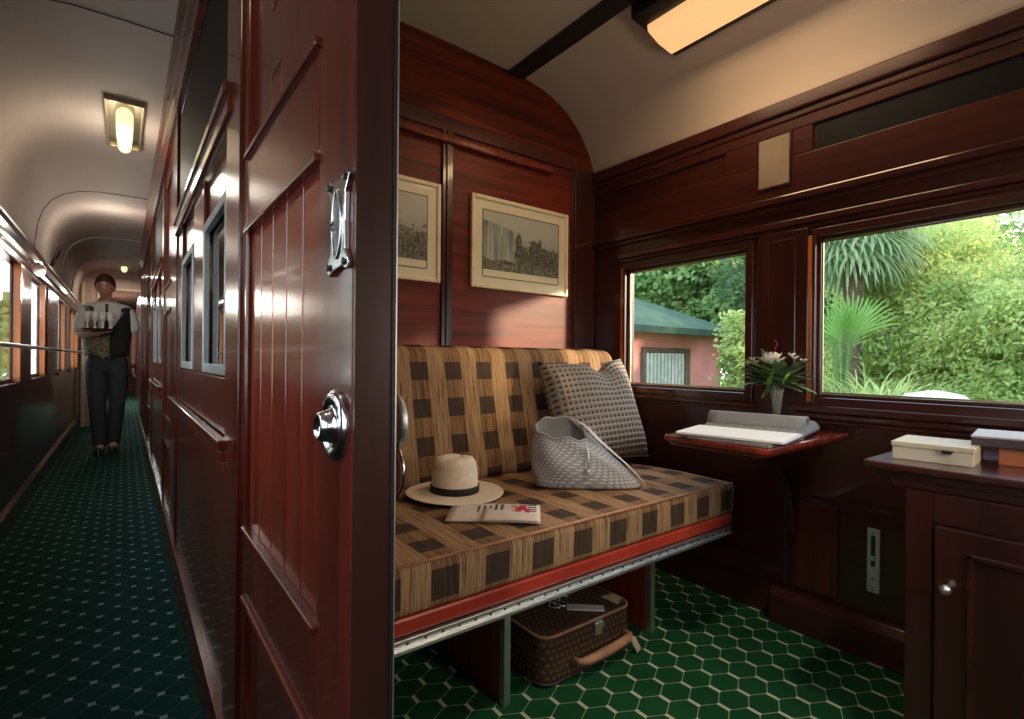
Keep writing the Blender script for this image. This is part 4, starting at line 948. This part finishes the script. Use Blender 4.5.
grid(bm, hairfn, 32, 12, close_u=True); bmesh.ops.remove_doubles(bm, verts=bm.verts[:], dist=.0008); ob('hair', bm, 'hair', man, smooth=True, solid=.008)
for s_ in (-1, 1):
    bm = BM(); lathe(bm, [(.001, -.004), (.007, -.002), (.007, .002), (.001, .004)], hc_ + RH @ Vector((s_ * .028, -.078, .010)), 'y', 8, .6); ob('eye', bm, 'hair', man)
    bm = BM(); obox(bm, hc_ + RH @ Vector((s_ * .030, -.083, .030)), RH @ Vector((.014, 0, 0)), RH @ Vector((0, .003, 0)), RH @ Vector((0, 0, .003))); ob('eyebrow', bm, 'hair', man)
bm = BM(); obox(bm, hc_ + RH @ Vector((0, -.088, -.056)), RH @ Vector((.018, 0, 0)), RH @ Vector((0, .003, 0)), RH @ Vector((0, 0, .0022))); ob('mouth', bm, 'petal_red', man)
skinned('trousers', [
    [(mx, my, 1.03, .135, .10), (mx, my, .93, .13, .10), (mx + .088, my, .84, .094, .10), (mx + .078, my + .015, .50, .070, .076), (mx + .050, my + .05, .12, .058, .066), (mx + .048, my + .05, .07, .058, .066)],
    [(mx, my, .93, .13, .10), (mx - .088, my, .84, .094, .10), (mx - .070, my - .065, .50, .070, .076), (mx - .050, my - .05, .12, .058, .066), (mx - .048, my - .05, .07, .058, .066)]], 'trousers', man, 2)
skinned('shirt', [
    [(mx, my, 1.02, .125, .098), (mx, my, 1.15, .128, .10), (mx, my, 1.30, .145, .105), (mx, my, 1.425, .09, .07), (mx - .008, my - .008, 1.472, .062, .062), (mx - .010, my - .012, 1.492, .060, .060)],
    [(mx, my, 1.425, .09, .07), (mx + .165, my, 1.40, .068, .068), (mx + .20, my + .005, 1.26, .062, .062), (mx + .212, my + .008, 1.17, .060, .060)],
    [(mx, my, 1.425, .09, .07), (mx - .165, my, 1.40, .068, .068), (mx - .20, my - .01, 1.26, .062, .062), (mx - .214, my - .015, 1.18, .060, .060)]], 'shirt_white', man, 2)
# waistcoat: patterned front with points, its shadowed half painted dark; dark back
def torso(a, z, k):
    w = .168 + .02 * math.sin((z - 1.0) * 5) ; d_ = .118
    return Vector((mx + k * w * math.sin(a), my - k * d_ * math.cos(a), z))
bm = BM()
def vest(a0, a1, z0f, z1f, k=1.03):
    def fn(u, v): a = a0 + (a1 - a0) * u; z0, z1 = z0f(a), z1f(a); return torso(a, z0 + (z1 - z0) * v, k)
    b_ = BM(); grid(b_, fn, 20, 14); return b_
zt = lambda a: 1.16 + .27 * min(1, abs(a) / .85); zb = lambda a: .955 - .05 * max(0, 1 - abs(abs(a) - .18) / .16)
ob('waistcoat_front', vest(-1.35, 0.12, zb, zt), 'vest_pattern', man, smooth=True, solid=.006)
ob('waistcoat_front', vest(.10, 1.45, zb, zt, 1.045), 'vest_dark', man, smooth=True, solid=.006)
ob('waistcoat_back', vest(1.4, 2 * PI - 1.4, lambda a: .955, lambda a: 1.43, 1.03), 'vest_dark', man, smooth=True, solid=.006)
skinned('waistcoat_shoulders', [[(mx + .13, my - .085, 1.38, .035, .018), (mx + .125, my - .02, 1.455, .04, .018), (mx + .12, my + .07, 1.41, .04, .02)]], 'vest_dark', man, 2)
skinned('waistcoat_shoulders', [[(mx - .13, my - .085, 1.38, .035, .018), (mx - .125, my - .02, 1.455, .04, .018), (mx - .12, my + .07, 1.41, .04, .02)]], 'vest_dark', man, 2)
bm = BM()
for s_ in (-1, 1): prism(bm, [(mx - .008, 1.452), (mx + s_ * .055 - .008, 1.475), (mx + s_ * .045 - .008, 1.415)], 'y', my - .082, my - .074)
ob('collar', bm, 'shirt_white', man)
bm = BM(); prism(bm, [(mx - .022, 1.452), (mx + .010, 1.452), (mx + .004, 1.425), (mx + .016, 1.16), (mx - .006, 1.13), (mx - .026, 1.16), (mx - .014, 1.425)], 'y', my - .128, my - .121); ob('necktie', bm, 'vest_dark', man)
# hands
def hand(cx, cy_, cz, dirn, spread, thumb, name):
    ch = []; d = Vector(dirn).normalized(); s_ = Vector(spread).normalized(); c0 = Vector((cx, cy_, cz)); nrm = d.cross(s_)
    for i, L in enumerate((.066, .076, .072, .056)):
        b_ = c0 + s_ * (i - 1.5) * .019 + d * .045; ch.append([(*(c0 + d * .0), .024, .014), (*b_, .010, .010), (*(b_ + d * L * .5 + nrm * .006), .0085), (*(b_ + d * L * .85 + nrm * .022), .007)])
    t0 = c0 + s_ * thumb * .022 + d * .008; ch.append([(*c0, .024, .014), (*t0, .011), (*(t0 + s_ * thumb * .022 + d * .025), .010), (*(t0 + s_ * thumb * .026 + d * .052 + nrm * .008), .008)])
    return skinned(name, ch, 'skin', body, 1)
hand(mx + .205, my - .062, .845, (0, -.12, -1), (0, 1, .1), -1, 'hand')
hand(mx - .045, my - .235, 1.168, (.9, -.35, .15), (0.2, .9, 0), -1, 'hand')
for s_, yy in ((.050, .03), (-.052, -.075)):
    bm = BM(); prof_ = [(0, -.002), (.03, 0), (.043, .02), (.045, .06), (.040, .11)]
    def shoe(u, v, X=mx + s_, Y=my + yy): a = 2 * PI * u; sc_ = 1 - v * .55; fy = -math.cos(a) * .135 * (1 - v * .5) - .035 * (1 - v); return (X + .046 * math.sin(a) * sc_ * (1 + .0), Y + fy + .012, .004 + .085 * v * (.55 + .45 * (1 if fy > -.03 else .6)))
    V = grid(bm, shoe, 20, 6, close_u=True); bm.faces.new([r_[0] for r_ in V]); bm.faces.new([r_[-1] for r_ in V][::-1]); ob('shoe', bm, 'shoe_black', man, smooth=True)
# tray with glasses held at chest height
tr = thing('serving_tray', 'dark oval serving tray held by the waiter at chest height', 'tray', (mx - .03, my - .27, 1.20))
TC = Vector((mx - .055, my - .300, 1.190))
bm = BM(); lathe(bm, [(.10, 0), (.125, .004), (.135, .016), (.131, .017), (.120, .008), (.0, .006)], TC, 'z', 28, .75); ob('tray_plate', bm, 'edge_brown', tr, smooth=True)
g0 = None
spots_ = [(-.085, -.02, 'leftmost'), (-.03, -.045, 'second from the left'), (.025, -.04, 'third from the left'), (.08, -.02, 'rightmost'), (0, .035, 'rear')]
for i, (gx, gy, wd) in enumerate(spots_):
    if g0 is None:
        g0 = thing('tumbler', 'white glass, %s on the serving tray' % wd, 'glass', tuple(TC + Vector((gx, gy, .0085))), 'white glasses on the tray')
        bm = BM(); lathe(bm, [(.018, 0), (.015, .006), (.008, .03), (.008, .06), (.024, .09), (.028, .16), (.026, .16), (.020, .10), (.002, .085)], TC + Vector((gx, gy, .0085)), 'z', 14); ob('cup', bm, 'porcelain', g0, smooth=True)
    else: copy_tree(g0, TC + Vector((gx, gy, .0085)), 'white glass, %s on the serving tray' % wd)

# ================================================================== OUTSIDE
GZ = -1.05
bm = BM(); box(bm, 2.8, 60, -40, 60, GZ - .1, GZ); struct(ob('ground_garden', bm, 'grass', local=True))
bm = BM(); box(bm, -60, -1.2, -40, 60, GZ - .1, GZ); struct(ob('ground_platform', bm, 'path', local=True))
bm = BM(); box(bm, -1.2, 2.8, -40, 60, GZ - .2, GZ - .1); struct(ob('ground_track', bm, 'path', local=True))
bm = BM(); prism(bm, [(4.4, GZ), (5.0, .02), (6.0, .14), (60, .2), (60, GZ)], 'y', -40, 4.3); struct(ob('ground_bank', bm, 'grass', local=True))
BZ = .12
hs = thing('house', 'pink rendered outbuilding with green hipped roof outside the window beside the bench', 'house', (11, 8.5, GZ))
YF = 7.0
ob('walls', B(6.2, 11.75, YF, YF + 5, GZ, 1.66), 'wall_pink', hs)
bm = BM(); e = [(5.8, YF - .45, 1.62), (12.2, YF - .45, 1.62), (12.2, YF + 5.4, 1.62), (5.8, YF + 5.4, 1.62)]; r_ = [(7.2, YF + 2.4, 2.95), (9.6, YF + 2.4, 2.95)]
ev = [bm.verts.new(p) for p in e]; rv = [bm.verts.new(p) for p in r_]
bm.faces.new((ev[0], ev[1], rv[1], rv[0])); bm.faces.new((ev[1], ev[2], rv[1])); bm.faces.new((ev[2], ev[3], rv[0], rv[1])); bm.faces.new((ev[3], ev[0], rv[0])); bm.faces.new(ev[::-1])
ob('roof', bm, 'roof_green', hs)
bm = BM(); box(bm, 5.75, 12.25, YF - .5, YF - .44, 1.52, 1.66); box(bm, 12.2, 12.26, YF - .5, YF + 5.4, 1.52, 1.66); ob('gutter', bm, 'roof_green', hs)
ob('eave_band', B(6.2, 11.77, YF - .02, YF, 1.36, 1.60), 'wall_pink', hs)
bm = BM()
for i in range(11): xx = 8.85 + i * .125; box(bm, xx, xx + .075, YF - .05, YF - .01, GZ, 1.12)
dg = ob('garage_door', bm, 'white_stone', hs)
ob('door_backing', B(8.8, 10.25, YF - .012, YF + .0, GZ, 1.16), 'dark_ink', dg)
bm = BM(); box(bm, 8.72, 10.4, YF - .06, YF, 1.14, 1.24); box(bm, 10.22, 10.40, YF - .06, YF, GZ, 1.14); box(bm, 8.70, 8.8, YF - .06, YF, GZ, 1.14); ob('door_surround', bm, 'bark', hs)

def scatter_leaves(bm, c, R_, nleaf, size, rnd, squash=1, long_=1.0, hang=0):
    nleaf = int(nleaf * (6.5 if size < .07 else 2.4))
    for _ in range(nleaf):
        while True:
            p = Vector((rnd.uniform(-1, 1), rnd.uniform(-1, 1), rnd.uniform(-1, 1)))
            if .15 < p.length * rnd.uniform(.6, 1.15) < 1: break
        q = Vector((c[0] + p.x * R_[0], c[1] + p.y * R_[1], c[2] + p.z * R_[2]))
        a = Vector((rnd.uniform(-1, 1), rnd.uniform(-1, 1), rnd.uniform(-1, .6) - hang)).normalized(); b = a.orthogonal().normalized(); b = Matrix.Rotation(rnd.uniform(0, PI), 3, a) @ b
        s = size * rnd.uniform(.6, 1.3); L = s * long_
        v = [bm.verts.new(q), bm.verts.new(q + a * L * .45 + b * s * .38), bm.verts.new(q + a * L), bm.verts.new(q + a * L * .45 - b * s * .38)]
        bm.faces.new(v)
def tree(name, label, base, h, clusters, mat, seed, size=.16, trunk_r=.12, long_=1.2, group='trees in the garden', cat='tree', hang=0):
    rnd = random.Random(seed); t_ = thing(name, label, cat, base, group)
    bx_, by_, bz_ = base; bm = BM(); top = Vector((bx_, by_, bz_ + h))
    tube(bm, [(bx_, by_, bz_), (bx_ + .1 * rnd.uniform(-1, 1), by_ + .1, bz_ + h * .5), top], [trunk_r, trunk_r * .7, trunk_r * .35], 8)
    for c, R_, nl in clusters: tube(bm, [(bx_, by_, bz_ + h * .45), ((bx_ + c[0]) / 2, (by_ + c[1]) / 2, (c[2] + bz_ + h * .45) / 2 + .1), c], [trunk_r * .45, trunk_r * .3, .02], 6)
    ob('trunk', bm, 'bark', t_, smooth=True)
    bm = BM()
    for c, R_, nl in clusters:
        if R_[0] < .8: scatter_leaves(bm, c, R_, nl, size, rnd, long_=long_, hang=hang); continue
        k_ = 30      # a crown is made of many smaller leafy clumps with gaps between them
        for _ in range(k_):
            d_ = Vector((rnd.gauss(0, 1), rnd.gauss(0, 1), rnd.gauss(0, 1))).normalized() * rnd.uniform(.25, .80); f_ = rnd.uniform(.15, .40)
            scatter_leaves(bm, (c[0] + d_.x * R_[0], c[1] + d_.y * R_[1], c[2] + d_.z * R_[2]), tuple(q * f_ for q in R_), nl // k_, size, rnd, long_=long_, hang=hang)
    ob('foliage', bm, mat, t_)
    return t_
def pol(deg, r, z=0): a = math.radians(deg); return (r * math.sin(a), r * math.cos(a), z)
def blob(deg, r, z, R, n_): return (pol(deg, r, z), R if isinstance(R, tuple) else (R, R, R * .8), n_)
# behind the outbuilding (seen over its roof)
tree('broadleaf_tree', 'tall mid-green tree behind the pink outbuilding roof', pol(50, 20, GZ), 6, [blob(47, 20, 4, 2.6, 2600), blob(52, 19.5, 5, 2.6, 2600), blob(50, 20, 7.2, 2.4, 1800), blob(44, 20, 5.5, 2.4, 1600)], 'foliage_mid', 11, .21, .3)
tree('broadleaf_tree', 'broad leafy tree right of the outbuilding, seen through the left window', pol(57.5, 19, GZ), 6, [blob(56, 18.5, 3.8, 2.3, 2600), blob(59.5, 18, 2.6, 1.9, 2200), blob(57.5, 18.5, 6.3, 2.3, 2000), blob(62, 19, 4.8, 1.9, 1500)], 'foliage_mid', 12, .19, .3)
tree('leafy_shrub', 'light green shrub against the right corner of the pink outbuilding', pol(61.8, 11.9, GZ), 2.0, [blob(61.4, 11.6, .95, .42, 1100), blob(62.2, 11.6, .2, .6, 1500), blob(61.9, 11.9, 1.6, .5, 900)], 'foliage_light', 13, .09, .05, group='garden shrubs', cat='shrub')
tree('leafy_shrub', 'low light green plant in front of the garage shutter', pol(55.6, 11.0, GZ), .5, [blob(54.5, 11, -.3, .5, 500), blob(57, 10.7, -.35, .45, 400), blob(52.6, 10.5, -.3, .45, 400)], 'foliage_light', 14, .12, .03, group='garden shrubs', cat='shrub')
# main thicket in the right window: bamboo-like mass
tree('bamboo_thicket', 'pale green feathery thicket filling the middle of the right window', pol(76.5, 10.5, GZ), 4.6, [blob(74.5, 10.2, 1.2, 1.5, 4200), blob(77.5, 10, .3, 1.4, 3600), blob(76, 10.5, 2.5, 1.4, 3400), blob(79.5, 9.8, 1.6, 1.4, 3600), blob(73, 11, 2.7, 1.3, 2200)], 'foliage_light', 21, .046, .09, 1.7, hang=.4)
tree('bamboo_thicket', 'feathery green thicket at the right edge of the right window', pol(83, 9, GZ), 4.4, [blob(82, 8.9, 1.3, 1.3, 3600), blob(84.5, 8.6, .1, 1.3, 3200), blob(81, 8.8, .0, 1.1, 2800), blob(87.5, 9, 2.7, 1.1, 2200), blob(87, 8.5, 1.3, 1.4, 2400), blob(92, 8.5, 1.3, 1.6, 1600)], 'foliage_light', 22, .042, .09, 1.7, hang=.4)
tree('broadleaf_tree', 'darker green tree standing behind the feathery thicket', pol(78, 16, GZ), 6.5, [blob(73, 16, 4.2, 2.2, 2600), blob(77, 16, 2.2, 2.8, 3000), blob(81, 15.8, 2.2, 2.0, 2200), blob(70, 16, 2.0, 2.4, 2600), blob(74, 15, -.2, 2.0, 1600), blob(82, 15, -.2, 2.2, 1600)], 'foliage_deep', 23, .2, .28)
tree('broadleaf_tree', 'dark tree behind the palm at the left of the right window', pol(68.5, 15, GZ), 6.5, [blob(67.5, 15, 3.6, 2.2, 2600), blob(70, 15, 1.2, 2.2, 2400), blob(65.5, 15, 1.8, 1.8, 1600), blob(69, 15.5, 5.0, 1.8, 1600)], 'foliage_deep', 24, .19, .25)
# palms
def fan_leaf(bm, c, d, upv, R_, n_, spread, rnd, droop=.35, w=.035):
    d = Vector(d).normalized(); s_ = d.cross(Vector(upv)).normalized(); u_ = s_.cross(d)
    for i in range(n_):
        a = -spread / 2 + spread * i / (n_ - 1); v = (d * math.cos(a) + s_ * math.sin(a)).normalized(); side = v.cross(u_).normalized(); L = R_ * rnd.uniform(.85, 1.05)
        p0 = Vector(c); p1 = p0 + v * L * .55; p2 = p0 + v * L * .85 - Vector((0, 0, droop * L * .18)); p3 = p0 + v * L - Vector((0, 0, droop * L * .6))
        q = [bm.verts.new(p0), bm.verts.new(p1 + side * w), bm.verts.new(p1 - side * w), bm.verts.new(p2 + side * w * .8), bm.verts.new(p2 - side * w * .8), bm.verts.new(p3)]
        bm.faces.new((q[0], q[1], q[2])); bm.faces.new((q[1], q[3], q[4], q[2])); bm.faces.new((q[3], q[5], q[4]))
def fan_palm(label, base, h, nf, R_, seed, mat, lo=-1.0, hi=.8):
    rnd = random.Random(seed); t_ = thing('fan_palm', label, 'palm', base, 'palms in the garden'); top = Vector(base) + Vector((0, 0, h))
    bm = BM(); tube(bm, [base, Vector(base) + Vector((.05, 0, h / 2)), top], [.14, .12, .12], 10); ob('trunk', bm, 'bark', t_, smooth=True)
    bm = BM(); st_ = BM()
    for i in range(nf):
        a = i * 2.39996; el = lo + (hi - lo) * (i / nf); d = Vector((math.cos(a), math.sin(a), el)).normalized(); e_ = top + d * R_ * .75; tube(st_, [top, e_], .012, 4)
        fan_leaf(bm, e_, (d + Vector((0, 0, -.4))), (0, 0, 1) if abs(d.z) < .8 else (1, 0, 0), R_, 22, 4.2, rnd, .5, .022)
    ob('stalks', st_, 'stem_green', t_); ob('fronds', bm, mat, t_); return t_
fan_palm('tall fan palm with drooping fronds at the top left of the right window', pol(70.6, 9.0, BZ), 2.75, 40, .62, 31, 'foliage_palm', -1.1, .7)
t_ = thing('fan_palm', 'bright green upright fan palm low at the left of the right window', 'palm', pol(69.9, 7.4, BZ), 'palms in the garden'); rnd = random.Random(32)
bm = BM(); st_ = BM(); b0 = Vector(pol(69.9, 7.4, BZ))
for i in range(9):
    a = i * 2.4; tip = b0 + Vector((math.cos(a) * .10, math.sin(a) * .10, 1.0 + .08 * (i % 3))); tube(st_, [b0, tip], .012, 4); fan_leaf(bm, tip, (math.cos(a) * .35, math.sin(a) * .35, 1), (math.cos(a + 1.3), math.sin(a + 1.3), 0), .58, 17, 1.9, rnd, .12, .009)
ob('stalks', st_, 'stem_green', t_); ob('fronds', bm, 'foliage_fan', t_)
def arching_grass(label, base, nb, L, seed, mat):
    rnd = random.Random(seed); bm = BM(); b0 = Vector(base)
    for i in range(nb):
        a = rnd.uniform(0, 2 * PI); el = rnd.uniform(.6, 2.4); d = Vector((math.cos(a), math.sin(a), el)).normalized(); p = b0 + Vector((rnd.uniform(-.2, .2), rnd.uniform(-.2, .2), 0)); ll = L * rnd.uniform(.6, 1.1); s_ = d.cross(Vector((0, 0, 1))).normalized(); pv_ = None
        for k in range(7):
            w = .016 * (1 - k / 6.5); a_, b_ = bm.verts.new(p + s_ * w), bm.verts.new(p - s_ * w)
            if pv_: bm.faces.new((pv_[0], a_, b_, pv_[1]))
            pv_ = (a_, b_); d = (d + Vector((0, 0, -.22))).normalized(); p = p + d * ll / 6
    o = ob('ornamental_grass', bm, mat); return tag(o, label, 'plant', 'arching grasses in the garden')
arching_grass('clump of straw-green arching grass under the left side of the right window', pol(69.6, 6.3, BZ), 420, 1.0, 41, 'foliage_straw')
arching_grass('large green arching grass clump beside the upright fan palm', pol(72.6, 7.3, BZ), 600, 1.35, 42, 'foliage_light')
arching_grass('pale arching grass clump right of the garden stone', pol(81.5, 6.8, BZ), 200, .6, 43, 'foliage_light')
bm = BM(); lathe(bm, [(.42, -.02), (.50, .18), (.46, .40), (.28, .52), (.05, .56)], pol(76.6, 6.6, BZ), 'z', 24, .8); tag(ob('garden_boulder', bm, 'white_stone', smooth=True), 'smooth pale rounded boulder low in the right window', 'boulder')
# added unseen tree that keeps sun out of the right window, and platform-side trees
tree('sun_block_tree', 'narrow dense tree added out of view to block sun at the right window', (4.42, -3.1, GZ), 3.6, [((4.42, -3.1, .2), (.42, .42, .9), 3000), ((4.42, -3.1, 1.3), (.40, .40, .9), 3000), ((4.42, -3.1, 2.3), (.3, .3, .7), 1500)], 'foliage_deep', 51, .15, .1)
for x_, y_, m_, lb in ((-5.5, 9, 'foliage_mid', 'nearest tree outside the aisle windows'), (-4.6, 19, 'foliage_deep', 'dark tree along the platform side, second from the train door'), (-5.2, 29, 'foliage_mid', 'mid green tree well along the platform side'), (-6.5, 42, 'foliage_deep', 'most distant tree on the platform side')):
    tree('broadleaf_tree', lb, (x_, y_, GZ), 5, [((x_, y_, 1.2), (1.9, 2.6, 1.9), 1500), ((x_, y_ + 2, 2.6), (1.7, 2.4, 1.8), 1100)], m_, 60 + int(y_), .30, .25)
for o in bpy.data.objects:
    if o.name.startswith('ground'): o['kind'] = 'structure'
